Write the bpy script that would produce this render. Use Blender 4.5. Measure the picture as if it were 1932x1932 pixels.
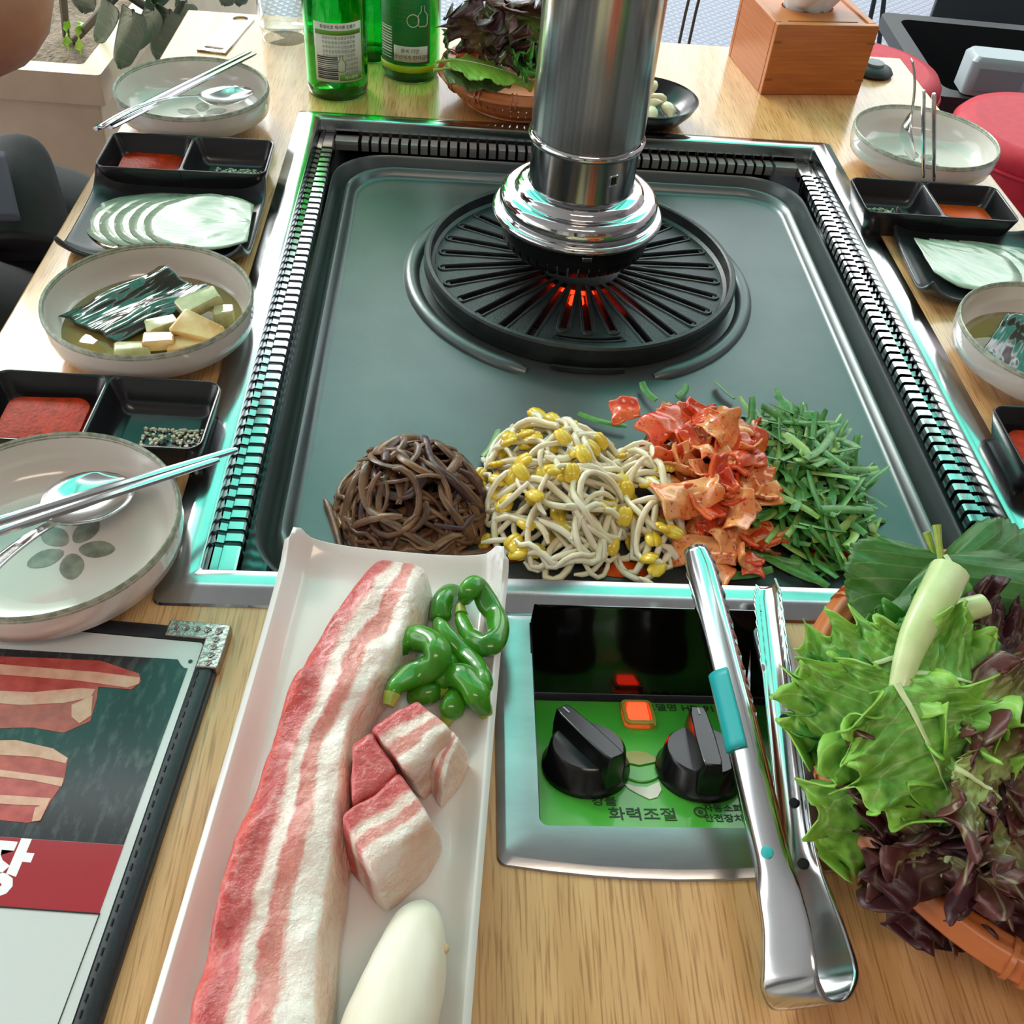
import bpy, bmesh, math, random
from math import sin, cos, pi, radians as rad, sqrt
from mathutils import Vector as V, Matrix as Mx, noise as N
for o in list(bpy.data.objects): bpy.data.objects.remove(o, do_unlink=True)
sc = bpy.context.scene; COL = sc.collection
T = 0.75                                   # table top height; heights h below are measured from it
S = 0.52
# ------------------------------------------------------------------ camera
FPX, PITCH, YAW, ROLL = 1872.0, .78395, -.09725, .10364
CAM = V((-.108399, -.335874, .414837))
def _basis():
    f = V((0, cos(PITCH), -sin(PITCH))); u = V((0, sin(PITCH), cos(PITCH))); r = V((1, 0, 0))
    Z = Mx.Rotation(YAW, 3, 'Z'); f, u, r = Z@f, Z@u, Z@r
    c, s = cos(ROLL), sin(ROLL)
    return c*r+s*u, -s*r+c*u, f
CR, CU, CF = _basis()
def at(px, py, h=0.0):
    """point in the room, h above the table top, that is seen at this place of the photograph"""
    d = CF+(px-966)/FPX*CR-(py-966)/FPX*CU
    t = (h-CAM.z)/d.z
    return V((CAM.x+t*d.x, CAM.y+t*d.y, T+h))
cd = bpy.data.cameras.new('camera'); cam = bpy.data.objects.new('camera', cd); COL.objects.link(cam)
cd.sensor_width = 36; cd.lens = 36*FPX/1932; cd.clip_start = .01
cam.matrix_world = Mx(((CR.x, CU.x, -CF.x, CAM.x), (CR.y, CU.y, -CF.y, CAM.y), (CR.z, CU.z, -CF.z, CAM.z+T), (0, 0, 0, 1)))
sc.camera = cam
# ------------------------------------------------------------------ light
w = bpy.data.worlds.new('overcast_sky'); sc.world = w; w.use_nodes = True
w.node_tree.nodes['Background'].inputs[0].default_value = (.93, .975, 1.0, 1)
w.node_tree.nodes['Background'].inputs[1].default_value = 2.3
sd = bpy.data.lights.new('sun', 'SUN'); sd.energy = 3.0; sd.angle = rad(22); sd.color = (1, .97, .9)
so = bpy.data.objects.new('sun', sd); COL.objects.link(so)
so.rotation_euler = V((.45, -.75, -.62)).to_track_quat('-Z', 'Y').to_euler()
ld = bpy.data.lights.new('warm_lamp', 'AREA'); ld.shape = 'RECTANGLE'; ld.size = 1.2; ld.size_y = .3; ld.energy = 9; ld.color = (1, .80, .62)
lo_ = bpy.data.objects.new('warm_lamp', ld); COL.objects.link(lo_); lo_.location = (.1, -1.1, 2.56)
vs = sc.view_settings; vs.view_transform = 'Standard'; vs.look = 'None'; vs.gamma = 1; vs.exposure = 0.42
try: vs.use_curve_mapping = False
except Exception: pass

# ================================================================== helpers
def lin(c):
    if isinstance(c, str):
        c = c.lstrip('#'); c = [int(c[i:i+2], 16)/255 for i in (0, 2, 4)]
    return tuple(((x/12.92) if x <= .04045 else ((x+.055)/1.055)**2.4) for x in c[:3])+(1,)
class NT:
    def __init__(s, name):
        s.m = bpy.data.materials.new(name); s.m.use_nodes = True; s.t = s.m.node_tree; s.n = s.t.nodes
        s.b = s.n['Principled BSDF']; s.out = s.n['Material Output']
    def add(s, typ, **kw):
        n = s.n.new(typ)
        for k, v in kw.items():
            if k.startswith('i_'):
                key = k[2:]; key = int(key) if key.isdigit() else key.replace('_', ' ')
                n.inputs[key].default_value = v
            else: setattr(n, k, v)
        return n
    def link(s, a, b): s.t.links.new(a, b)
    def coords(s, kind='Object', scale=(1, 1, 1), rot=(0, 0, 0)):
        c = s.add('ShaderNodeTexCoord'); m = s.add('ShaderNodeMapping'); m.inputs['Scale'].default_value = scale; m.inputs['Rotation'].default_value = rot
        s.link(c.outputs[kind], m.inputs[0]); return m.outputs[0]
    def noise(s, vec, scale, detail=4, rough=.55, dist=0):
        n = s.add('ShaderNodeTexNoise', i_Scale=scale, i_Detail=detail, i_Roughness=rough, i_Distortion=dist)
        if vec is not None: s.link(vec, n.inputs['Vector'])
        return n.outputs['Fac']
    def ramp(s, fac, stops, interp='LINEAR'):
        r = s.add('ShaderNodeValToRGB'); r.color_ramp.interpolation = interp; e = r.color_ramp.elements
        while len(e) > 1: e.remove(e[-1])
        e[0].position = stops[0][0]; e[0].color = lin(stops[0][1])
        for p, c in stops[1:]: x = e.new(p); x.color = lin(c)
        s.link(fac, r.inputs[0]); return r.outputs[0]
    def mix(s, fac, a, b, mode='MIX'):
        n = s.add('ShaderNodeMix', data_type='RGBA', blend_type=mode)
        for v, i in ((fac, 0), (a, 6), (b, 7)):
            if hasattr(v, 'links'): s.link(v, n.inputs[i])
            elif i == 0: n.inputs[0].default_value = v
            else: n.inputs[i].default_value = lin(v)
        return n.outputs[2]
    def math(s, op, a, b=0, clamp=False):
        n = s.add('ShaderNodeMath', operation=op, use_clamp=clamp)
        for v, i in ((a, 0), (b, 1)):
            if hasattr(v, 'links'): s.link(v, n.inputs[i])
            else: n.inputs[i].default_value = v
        return n.outputs[0]
    def bump(s, h, strength=.3, dist=.001):
        n = s.add('ShaderNodeBump', i_Strength=strength, i_Distance=dist); s.link(h, n.inputs['Height']); s.link(n.outputs[0], s.b.inputs['Normal'])
    def base(s, c):
        if hasattr(c, 'links'): s.link(c, s.b.inputs['Base Color'])
        else: s.b.inputs['Base Color'].default_value = lin(c)
def mat(name, col, rough=.5, metal=0, col2=None, ns=40, nsc=(1, 1, 1), lo=.35, hi=.65, bump=0, bs=None, bd=.001, coat=0, trans=0, ior=1.5,
        sss=0, sssr=(1, .5, .3), emit=None, es=0, spec=.5, alpha=1, aniso=0):
    k = NT(name); b = k.b
    if col2:
        f = k.noise(k.coords(scale=nsc), ns); k.base(k.ramp(f, [(lo, col), (hi, col2)]))
    else: k.base(col)
    b.inputs['Roughness'].default_value = rough; b.inputs['Metallic'].default_value = metal; b.inputs['IOR'].default_value = ior
    b.inputs['Coat Weight'].default_value = coat; b.inputs['Coat Roughness'].default_value = .05
    b.inputs['Transmission Weight'].default_value = trans; b.inputs['Specular IOR Level'].default_value = spec; b.inputs['Alpha'].default_value = alpha
    if sss:
        b.inputs['Subsurface Weight'].default_value = sss; b.inputs['Subsurface Radius'].default_value = sssr; b.inputs['Subsurface Scale'].default_value = .004
    if emit: b.inputs['Emission Color'].default_value = lin(emit); b.inputs['Emission Strength'].default_value = es
    if bump: k.bump(k.noise(k.coords(scale=nsc), bs or ns*2, 5), bump, bd)
    if aniso: b.inputs['Anisotropic'].default_value = aniso
    return k.m

class MB:
    """collects geometry for ONE mesh"""
    def __init__(s): s.v = []; s.f = []; s.uv = []; s.mi = []
    def vert(s, p, uv=(0, 0)): s.v.append(tuple(p)); s.uv.append(uv); return len(s.v)-1
    def face(s, idx, mi=0): s.f.append(tuple(idx)); s.mi.append(mi)
    def grid(s, nu, nv, fn, uvfn=None, closeu=False, closev=False, mi=0, flip=False):
        b = len(s.v); cu, cv = nu+(0 if closeu else 1), nv+(0 if closev else 1)
        for i in range(cu):
            for j in range(cv):
                u, v = i/nu, j/nv; s.vert(fn(u, v), uvfn(u, v) if uvfn else (u, v))
        for i in range(nu):
            for j in range(nv):
                a = b+i*cv+j; c = b+((i+1) % cu)*cv+j; d = b+((i+1) % cu)*cv+(j+1) % cv; e = b+i*cv+(j+1) % cv
                s.face((a, e, d, c) if flip else (a, c, d, e), mi)
        return s
    def loops(s, L, closed=True, cap0=False, cap1=False, mi=0):
        """skin a list of loops with equal point counts"""
        b = len(s.v); n = len(L[0]); k = len(L)
        for i, l in enumerate(L):
            for j, p in enumerate(l): s.vert(p, (i/max(1, k-1), j/n))
        m = n if closed else n-1
        for i in range(k-1):
            for j in range(m):
                s.face((b+i*n+j, b+i*n+(j+1) % n, b+(i+1)*n+(j+1) % n, b+(i+1)*n+j), mi)
        if cap0: s.face([b+j for j in range(n)][::-1], mi)
        if cap1: s.face([b+(k-1)*n+j for j in range(n)], mi)
        return s
    def lathe(s, prof, n=64, c=(0, 0, 0), mi=0, a0=0, a1=2*pi):
        full = abs(a1-a0-2*pi) < 1e-6; b = len(s.v); m = n if full else n+1
        for (r, z) in prof:
            for j in range(m):
                a = a0+(a1-a0)*j/n; s.vert((c[0]+r*cos(a), c[1]+r*sin(a), c[2]+z), (j/n, z))
        for i in range(len(prof)-1):
            for j in range(n):
                j2 = (j+1) % m
                if prof[i][0] < 1e-7: s.face((b+i*m+j, b+(i+1)*m+j2, b+(i+1)*m+j)[::-1], mi)
                elif prof[i+1][0] < 1e-7: s.face((b+i*m+j, b+i*m+j2, b+(i+1)*m+j), mi)
                else: s.face((b+i*m+j, b+i*m+j2, b+(i+1)*m+j2, b+(i+1)*m+j), mi)
        return s
    def tube(s, pts, r, n=8, cap=True, flat=1.0, up=None, mi=0, roundcap=False):
        pts = [V(p) for p in pts]; k = len(pts); rs = r if isinstance(r, (list, tuple)) else [r]*k
        t0 = (pts[1]-pts[0]).normalized(); u = up and V(up) or (V((0, 0, 1)) if abs(t0.z) < .9 else V((1, 0, 0)))
        L = []
        for i in range(k):
            t = (pts[min(i+1, k-1)]-pts[max(i-1, 0)])
            if t.length < 1e-9: t = t0
            t.normalize(); a = t.cross(u)
            if a.length < 1e-6: a = t.orthogonal()
            a.normalize(); bb = a.cross(t).normalized(); u = bb if not up else u
            L.append([pts[i]+a*rs[i]*cos(2*pi*j/n)+bb*rs[i]*flat*sin(2*pi*j/n) for j in range(n)])
        return s.loops(L, True, cap, cap, mi)
    def box(s, c, d, mi=0, rz=0):
        b = len(s.v); R = Mx.Rotation(rz, 3, 'Z')
        for z in (-1, 1):
            for y in (-1, 1):
                for x in (-1, 1): s.vert(V(c)+R@V((x*d[0]/2, y*d[1]/2, z*d[2]/2)))
        for q in ((0, 2, 3, 1), (4, 5, 7, 6), (0, 1, 5, 4), (2, 6, 7, 3), (0, 4, 6, 2), (1, 3, 7, 5)): s.face([b+i for i in q], mi)
        return s
    def obj(s, name, m, parent=None, loc=None, rot=None, smooth=True, ang=40, bevel=0, bseg=2, sub=0, solid=0, soff=-1, weld=False, uv=True):
        me = bpy.data.meshes.new(name); me.from_pydata(s.v, [], s.f); me.validate()
        for x in (m if isinstance(m, (list, tuple)) else [m]): me.materials.append(x)
        if len(me.polygons) == len(s.mi):
            me.polygons.foreach_set('material_index', s.mi)
        if uv:
            l = me.uv_layers.new(name='UVMap'); vi = [0]*len(me.loops); me.loops.foreach_get('vertex_index', vi)
            l.data.foreach_set('uv', [c for i in vi for c in s.uv[i]])
        if weld:
            bm = bmesh.new(); bm.from_mesh(me); bmesh.ops.remove_doubles(bm, verts=bm.verts, dist=1e-5); bmesh.ops.recalc_face_normals(bm, faces=bm.faces); bm.to_mesh(me); bm.free()
        if smooth:
            me.polygons.foreach_set('use_smooth', [True]*len(me.polygons))
            if ang < 180: me.set_sharp_from_angle(angle=rad(ang))
        o = bpy.data.objects.new(name, me); COL.objects.link(o)
        if solid: q = o.modifiers.new('thick', 'SOLIDIFY'); q.thickness = solid; q.offset = soff
        if bevel: q = o.modifiers.new('bevel', 'BEVEL'); q.width = bevel; q.segments = bseg; q.limit_method = 'ANGLE'; q.angle_limit = rad(35)
        if sub: q = o.modifiers.new('sub', 'SUBSURF'); q.levels = sub; q.render_levels = sub
        if parent: o.parent = parent
        if loc is not None: o.location = loc
        if rot is not None: o.rotation_euler = rot
        return o
def tag(o, label=None, cat=None, group=None, kind=None):
    if label: o['label'] = label
    if cat: o['category'] = cat
    if group: o['group'] = group
    if kind: o['kind'] = kind
    return o
def thing(name, label, cat, loc=(0, 0, 0), rz=0, group=None):
    o = bpy.data.objects.new(name, None); o.empty_display_size = .02; COL.objects.link(o)
    o.location = loc; o.rotation_euler = (0, 0, rz); return tag(o, label, cat, group)
def struct(o): o['kind'] = 'structure'; return o
def rr(x0, x1, y0, y1, r, z, n=5):
    """rounded rectangle loop, r a number or four corner radii (x1y1, x0y1, x0y0, x1y0)"""
    R = r if isinstance(r, (list, tuple)) else [r]*4; out = []
    for k, (cx, cy, sx, sy) in enumerate(((x1, y1, 1, 1), (x0, y1, -1, 1), (x0, y0, -1, -1), (x1, y0, 1, -1))):
        q = R[k]; mx, my = cx-sx*q, cy-sy*q; a0 = k*pi/2
        for i in range(n+1):
            a = a0+i/n*pi/2; out.append((mx+q*cos(a), my+q*sin(a), z))
    return out
def curve2d(name, loops, m, ext=0.0, parent=None, loc=None, rot=None, bevel=0):
    """flat filled outline with holes, real thickness 2*ext"""
    cu = bpy.data.curves.new(name, 'CURVE'); cu.dimensions = '2D'; cu.fill_mode = 'BOTH'; cu.extrude = ext; cu.bevel_depth = bevel
    for lp in loops:
        sp = cu.splines.new('POLY'); sp.points.add(len(lp)-1)
        for p, q in zip(sp.points, lp): p.co = (q[0], q[1], 0, 1)
        sp.use_cyclic_u = True
    t = bpy.data.objects.new('tmp', cu); COL.objects.link(t); bpy.context.view_layer.update()
    me = bpy.data.meshes.new_from_object(t.evaluated_get(bpy.context.evaluated_depsgraph_get())); bpy.data.objects.remove(t, do_unlink=True)
    me.name = name; me.materials.clear(); me.materials.append(m)
    o = bpy.data.objects.new(name, me); COL.objects.link(o)
    if parent: o.parent = parent
    if loc is not None: o.location = loc
    if rot is not None: o.rotation_euler = rot
    return o
def text(name, s, size, m, parent=None, loc=(0, 0, 0), rot=(0, 0, 0), align='CENTER', ext=.00005, bold=0, map=None):
    cu = bpy.data.curves.new(name, 'FONT'); cu.body = s; cu.size = size; cu.align_x = align; cu.align_y = 'CENTER'; cu.extrude = ext; cu.offset = bold; cu.resolution_u = 3
    t = bpy.data.objects.new('tmp', cu); COL.objects.link(t); bpy.context.view_layer.update()
    me = bpy.data.meshes.new_from_object(t.evaluated_get(bpy.context.evaluated_depsgraph_get())); bpy.data.objects.remove(t, do_unlink=True)
    me.name = name; me.materials.clear(); me.materials.append(m)
    if map:
        for v in me.vertices: v.co = map(v.co)
    o = bpy.data.objects.new(name, me); COL.objects.link(o)
    if parent: o.parent = parent
    o.location = loc; o.rotation_euler = rot
    return o
def copy_tree(o, parent=None):
    c = o.copy(); COL.objects.link(c); c.parent = parent
    for ch in [x for x in o.children]: copy_tree(ch, c)
    return c
def cr(pts, n=6):
    """smooth curve through points"""
    P = [V(p) for p in pts]; P = [P[0]*2-P[1]]+P+[P[-1]*2-P[-2]]; out = []
    for i in range(1, len(P)-2):
        for k in range(n):
            t = k/n; a, b, c, d = P[i-1:i+3]
            out.append(.5*((2*b)+(c-a)*t+(2*a-5*b+4*c-d)*t*t+(3*b-a-3*c+d)*t**3))
    out.append(P[-2]); return out
def lerp(a, b, t): return a+(b-a)*t
def interp(tab, x):
    if x <= tab[0][0]: return tab[0][1]
    for (a, b), (c, d) in zip(tab, tab[1:]):
        if x <= c: return b+(d-b)*(x-a)/(c-a)
    return tab[-1][1]

# ================================================================== materials
def wood_mat():
    k = NT('oak_laminate')
    big = k.noise(k.coords(scale=(9, .9, 1)), 2.2, 3, .5, .6)
    wv = k.add('ShaderNodeTexWave', wave_type='BANDS', bands_direction='X', i_Scale=11.0, i_Distortion=7.0, i_Detail=2.0)
    wv.inputs['Detail Scale'].default_value = .9; k.link(k.coords(scale=(1, .18, 1)), wv.inputs['Vector'])
    por = k.noise(k.coords(scale=(1, .040, 1)), 760, 2, .5)
    c = k.ramp(big, [(.3, '#d3a069'), (.7, '#dfb481')])
    c = k.mix(k.math('MULTIPLY', k.ramp(wv.outputs['Fac'], [(.55, (0, 0, 0)), (.95, (1, 1, 1))]), .35), c, '#b5834a')
    c = k.mix(k.math('MULTIPLY', k.ramp(por, [(.50, (0, 0, 0)), (.66, (1, 1, 1))]), .62), c, '#8f6234')
    k.base(c); k.b.inputs['Roughness'].default_value = .24; k.b.inputs['Specular IOR Level'].default_value = .55
    k.b.inputs['Coat Weight'].default_value = .45; k.b.inputs['Coat Roughness'].default_value = .12; k.bump(por, .06, .0005); return k.m
def pork_mat(name, stops, skin='#e3b79c'):
    k = NT(name); uvc = k.add('ShaderNodeTexCoord'); sp = k.add('ShaderNodeSeparateXYZ'); k.link(uvc.outputs['UV'], sp.inputs[0])
    n1 = k.noise(k.coords('Object', scale=(1, .6, 1)), 34, 5, .62); n2 = k.noise(k.coords('Object', scale=(1, 1, 1)), 110, 4, .6)
    u = k.math('ADD', sp.outputs[0], k.math('ADD', k.math('MULTIPLY', k.math('SUBTRACT', n1, .5), .46), k.math('MULTIPLY', k.math('SUBTRACT', n2, .5), .07)))
    c = k.ramp(u, stops)
    n3 = k.noise(k.coords('Object'), 260, 3, .6); c = k.mix(k.math('MULTIPLY', k.ramp(n3, [(.5, (0, 0, 0)), (.75, (1, 1, 1))]), .28), c, '#f0d2c6')
    n4 = k.noise(k.coords('Object'), 60, 3, .6); c = k.mix(k.math('MULTIPLY', k.ramp(n4, [(.5, (0, 0, 0)), (.8, (1, 1, 1))]), .35), c, '#b8605a', 'MULTIPLY')
    k.base(c); b = k.b; b.inputs['Roughness'].default_value = .36; b.inputs['Subsurface Weight'].default_value = .25; b.inputs['Subsurface Radius'].default_value = (1, .4, .3); b.inputs['Subsurface Scale'].default_value = .003
    b.inputs['Coat Weight'].default_value = .25; b.inputs['Coat Roughness'].default_value = .2
    k.bump(k.math('ADD', n2, n3), .8, .0016); return k.m
LEAN, LEAN2, FAT, FATC = '#d26a66', '#e0958a', '#f3e3d8', '#ecd6c8'
pork = pork_mat('raw_pork_belly', [(.02, '#d8544a'), (.12, '#c04a4c'), (.27, '#cf6a66'), (.35, '#efd9cd'), (.45, '#f2e4da'), (.50, '#d87f76'), (.66, '#dd9488'), (.71, '#f3e4da'), (.9, '#f5eae2'), (.97, '#eed0ba')])
pork2 = pork_mat('raw_pork_chunk', [(.02, '#c8464a'), (.3, '#cf6260'), (.40, '#f0dccf'), (.5, '#f0dccf'), (.56, '#dc8f86'), (.7, '#e0998e'), (.76, '#f4e6dc'), (.93, '#f4e6dc'), (.98, '#ecc9b2')])
def leaf_mat(name, c0, c1, edge, vein, ew=.25, rough=.42, edgepow=1.0):
    """blade colour by uv: u along, v across; edge colour towards the rim"""
    k = NT(name); tc = k.add('ShaderNodeTexCoord'); sp = k.add('ShaderNodeSeparateXYZ'); k.link(tc.outputs['UV'], sp.inputs[0])
    n = k.noise(k.coords('Object'), 55, 4, .6); n2 = k.noise(k.coords('Object'), 210, 4, .6)
    d = k.math('ABSOLUTE', k.math('SUBTRACT', sp.outputs[1], .5)); d = k.math('MULTIPLY', d, 2)
    d = k.math('MAXIMUM', d, k.math('SUBTRACT', k.math('MULTIPLY', sp.outputs[0], 1.25), .25))
    e = k.math('ADD', d, k.math('MULTIPLY', k.math('SUBTRACT', n, .5), .7))
    c = k.ramp(n2, [(.3, c0), (.7, c1)]); c = k.mix(k.ramp(e, [(1-ew*1.6, (0, 0, 0)), (1-ew*.5, (1, 1, 1))]), c, edge)
    # side veins
    v = k.math('SINE', k.math('ADD', k.math('MULTIPLY', sp.outputs[0], 52), k.math('MULTIPLY', d, -16)))
    c = k.mix(k.math('MULTIPLY', k.ramp(v, [(.93, (0, 0, 0)), (1.0, (1, 1, 1))]), .32), c, vein)
    k.base(c); b = k.b; b.inputs['Roughness'].default_value = rough; b.inputs['Subsurface Weight'].default_value = .12; b.inputs['Subsurface Radius'].default_value = (.4, 1, .2); b.inputs['Subsurface Scale'].default_value = .002
    k.bump(k.math('ADD', n2, k.math('MULTIPLY', v, .35)), .35, .0008); return k.m
m = dict(
 wood=wood_mat(),
 steel=mat('stainless_steel', '#c9cccd', .16, 1, '#b4b8ba', 18, (1, 1, 1), bump=.03, bs=600, bd=.0003),
 steel2=mat('brushed_steel', '#bcbec0', .28, 1, '#a9acaf', 16, (1, 3, 1), bump=.05, bs=400, bd=.0003),
 chrome=mat('polished_chrome', '#d2d2d3', .08, 1),
 pipe=mat('brushed_pipe_steel', '#dedada', .19, .86, '#a9a4a6', 60, (4, 4, .02), lo=.3, hi=.7),
 dchrome=mat('tarnished_chrome', '#8d8f92', .14, 1),
 vent=mat('dull_vent_steel', '#a8a3a3', .42, .8, '#8f8a8b', 40),
 cutlery=mat('cutlery_steel', '#cfd1d2', .15, 1),
 pan=mat('dark_coated_pan', '#565e5e', .34, .55, '#5f6767', 14, lo=.3, hi=.7, bump=.04, bs=260, bd=.0004),
 iron=mat('cast_iron', '#1d2223', .4, .25, '#293031', 60, bump=.4, bs=420, bd=.0007),
 skirt=mat('sooty_steel', '#1c1e20', .3, .6, '#26282a', 50),
 dark=mat('dark_void', '#0a0a0b', .8),
 ceramic=mat('glazed_ceramic', '#d9d2cb', .14, 0, coat=.4),
 ceramic_green=mat('celadon_wash', '#cfd6cc', .12, 0, coat=.4),
 rim=mat('grey_green_rim', '#7f8a78', .35, 0, '#a9ad9c', 220, lo=.4, hi=.6),
 petal=mat('grey_petal_print', '#9aa091', .2, 0, '#70766a', 90),
 white=mat('white_melamine', '#e4dfdc', .16, 0, coat=.2),
 black=mat('black_melamine', '#17181b', .24, 0, '#1c1d21', 60, spec=.5),
 blackplate=mat('matt_black_plate', '#1b1e20', .3, 0, '#22272a', 30, bump=.05, bs=200),
 sauce=mat('red_chili_sauce', '#b8300a', .35, 0, '#8f2206', 160, bump=.3, bs=420, spec=.06),
 sauce2=mat('orange_sauce', '#cc5010', .3, 0, '#b8400c', 60, spec=.1),
 salt=mat('grey_salt', '#e6e0cc', .8, 0, '#c4bda4', 200),
 salt2=mat('green_salt', '#b4cbb0', .8, 0, '#93a88f', 200),
 broth=mat('soy_broth', '#b59f5e', .04, 0, trans=.5, ior=1.33),
 kelp=mat('pickled_leaf', '#2c3120', .16, 0, '#1b2217', 60, bump=.15, bs=120, coat=.6),
 daikon=mat('pickled_radish', '#c79a55', .25, 0, '#d8b878', 60, coat=.4, sss=.2),
 daikon2=mat('white_pickle', '#d2cfa6', .22, 0, '#aeae78', 80, coat=.5, sss=.2),
 orange=mat('orange_plastic', '#c4713f', .34, 0, '#b8652f', 30),
 knob=mat('black_bakelite', '#0d0e10', .22, 0, spec=.5),
 green=mat('green_label', '#3f9a2c', .28, 0, '#4fa63a', 18, lo=.2, hi=.9, coat=.2),
 gloss=mat('black_glossy_hood', '#070707', .1, .0, coat=.3),
 ink=mat('dark_ink', '#22301c', .6),
 inkw=mat('white_ink', '#ffffff', .5),
 teal=mat('teal_rubber', '#18a3a5', .4),
 red_lamp=mat('lit_red_lamp', '#ff2010', .3, emit='#ff2a14', es=5.0),
 lens=mat('clear_plastic', '#c9b8a8', .1, trans=.9, ior=1.45),
 glow=mat('glowing_burner', '#ff3a18', .6, emit='#ff2c10', es=3.2),
 pipeline=mat('yellowed_plastic', '#a8a24a', .2, trans=.3),
 paperw=mat('torn_white_paper', '#d9d6c8', .7),
 leather=mat('black_leatherette', '#17181d', .36, 0, '#20222a', 300, bump=.25, bs=700, bd=.0004),
 sleeve=mat('clear_sleeve', '#ffffff', .06, trans=1, ior=1.25, alpha=.12),
 page=mat('white_page', '#d5dad9', .13, spec=.6),
 slate=mat('printed_slate', '#2a2e31', .14, 0, '#6a7170', 240, (1, .35, 1), lo=.5, hi=.95, spec=.6),
 pred=mat('printed_red', '#a8323a', .14, spec=.6),
 pmeat=mat('printed_lean', '#c65a50', .14, 0, '#a8403e', 130, spec=.6),
 pfat=mat('printed_fat', '#e3b49b', .14, 0, '#d69f86', 160, spec=.6),
 pdark=mat('printed_line', '#27302e', .14),
 ornate=mat('ornate_nickel', '#b9b2ad', .28, 1, '#8d8681', 420, bump=.6, bs=500, bd=.001),
 bamboo=mat('bamboo_board', '#a35722', .36, 0, '#bb6e30', 9, (1.5, 1.5, 40), lo=.3, hi=.7, bump=.05),
 bamboo_d=mat('dark_bamboo', '#8a4f22', .45),
 tissue=mat('tissue_paper', '#eef0ef', .9),
 redvinyl=mat('red_vinyl', '#a81a2c', .48, 0, '#9a1526', 60, bump=.1, bs=300, spec=.25),
 garlic=mat('raw_garlic', '#f2e8c6', .3, 0, '#e8dcae', 70, sss=.3, coat=.2),
 radish=mat('pickled_radish_sheet', '#a9bfa4', .16, 0, '#bdd0b8', 50, (1, 6, 1), bump=.25, bs=140, coat=.6, trans=.25),
 sprout=mat('bean_sprout_stem', '#f6eed8', .28, 0, '#e6d9b2', 60, sss=.3, coat=.3),
 bean=mat('bean_sprout_head', '#eccb3c', .3, 0, '#dcb826', 150, sss=.2, coat=.3),
 bracken=mat('brown_bracken', '#86603e', .4, 0, '#523422', 60, bump=.3, bs=300, coat=.1),
 bracken2=mat('dark_bracken', '#553438', .4, 0, '#38231f', 70, bump=.3, bs=300, coat=.1),
 chive=mat('garlic_chive', '#5d9a40', .4, 0, '#3a7a2c', 120, (1, 1, 1), coat=.15),
 chive2=mat('pale_chive', '#a3c266', .4, 0, '#7fae50', 120, coat=.15),
 pepper=mat('green_pepper_skin', '#48961f', .2, 0, '#2a7016', 40, coat=.3, bump=.1, bs=120),
 pstem=mat('pepper_stem', '#8aa83c', .4, 0, '#a9b850', 200),
 mush=mat('king_oyster_flesh', '#f0e9da', .55, 0, '#e2d6be', 40, (1, .25, 1), sss=.2, bump=.35, bs=90),
 mushs=mat('mushroom_scar', '#c9ac86', .6),
 stalk=mat('lettuce_stalk', '#b9cf84', .3, 0, '#dbe3b0', 40, (1, 1, .2), coat=.3, sss=.2),
 let=leaf_mat('green_lettuce', '#5b9832', '#7ab044', '#8cc04a', '#c5dc92', .22),
 let2=leaf_mat('deep_green_lettuce', '#3f8632', '#5a9f40', '#4d9438', '#a9cf86', .25),
 redlet=leaf_mat('red_leaf_lettuce', '#8aa050', '#a3b068', '#5c2f2c', '#c3cf98', .5),
 redlet2=leaf_mat('dark_red_lettuce', '#6b5a3c', '#7a6a48', '#40181f', '#8a7a5c', .7),
 perilla=leaf_mat('perilla_leaf', '#2f5f1a', '#3a6e22', '#35661e', '#7ea24c', .1),
 perilla_d=leaf_mat('perilla_underside', '#5a7440', '#66804a', '#56703e', '#93a874', .1),
 perilla_l=leaf_mat('pale_perilla', '#7fae32', '#93bf40', '#86b438', '#c3da86', .1),
 ficus=leaf_mat('rubber_plant_leaf', '#4f6450', '#637860', '#556a55', '#93a48c', .15, .3),
 soil=mat('dry_soil', '#6b5a4c', .95, 0, '#8f7c6c', 90, bump=.8, bs=160, bd=.01),
 planter=mat('cream_planter', '#d9c4a8', .6, 0, '#cdb598', 12, bump=.1, bs=80),
 skin=mat('skin', '#b07a60', .5, 0, '#a56e55', 30, sss=.2),
 cloth=mat('black_cloth', '#0c0d11', .8, 0, '#131519', 40, bump=.25, bs=400),
 shirt=mat('charcoal_purple_cloth', '#3b3a4a', .8),
 hair=mat('dark_hair', '#16110f', .5, bump=.5, bs=300),
 blackp=mat('black_plastic', '#131417', .45),
 greyp=mat('light_grey_plastic', '#8b9298', .45), greyp2=mat('grey_panel', '#747b82', .5),
 cable=mat('green_cable', '#2f9a3c', .5), cablew=mat('white_cable', '#d7d7d2', .5),
 twig=mat('twig_brown', '#4c4436', .8),
)
def glass_mat(name, col, rough=.03, ior=1.5):
    k = NT(name); k.base(col); b = k.b; b.inputs['Roughness'].default_value = rough; b.inputs['IOR'].default_value = ior; b.inputs['Transmission Weight'].default_value = 1; return k.m
m['bottle'] = glass_mat('green_bottle_glass', '#35c862'); m['bottle_l'] = glass_mat('bright_green_glass', '#5fcf3a'); m['glass'] = None
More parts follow.
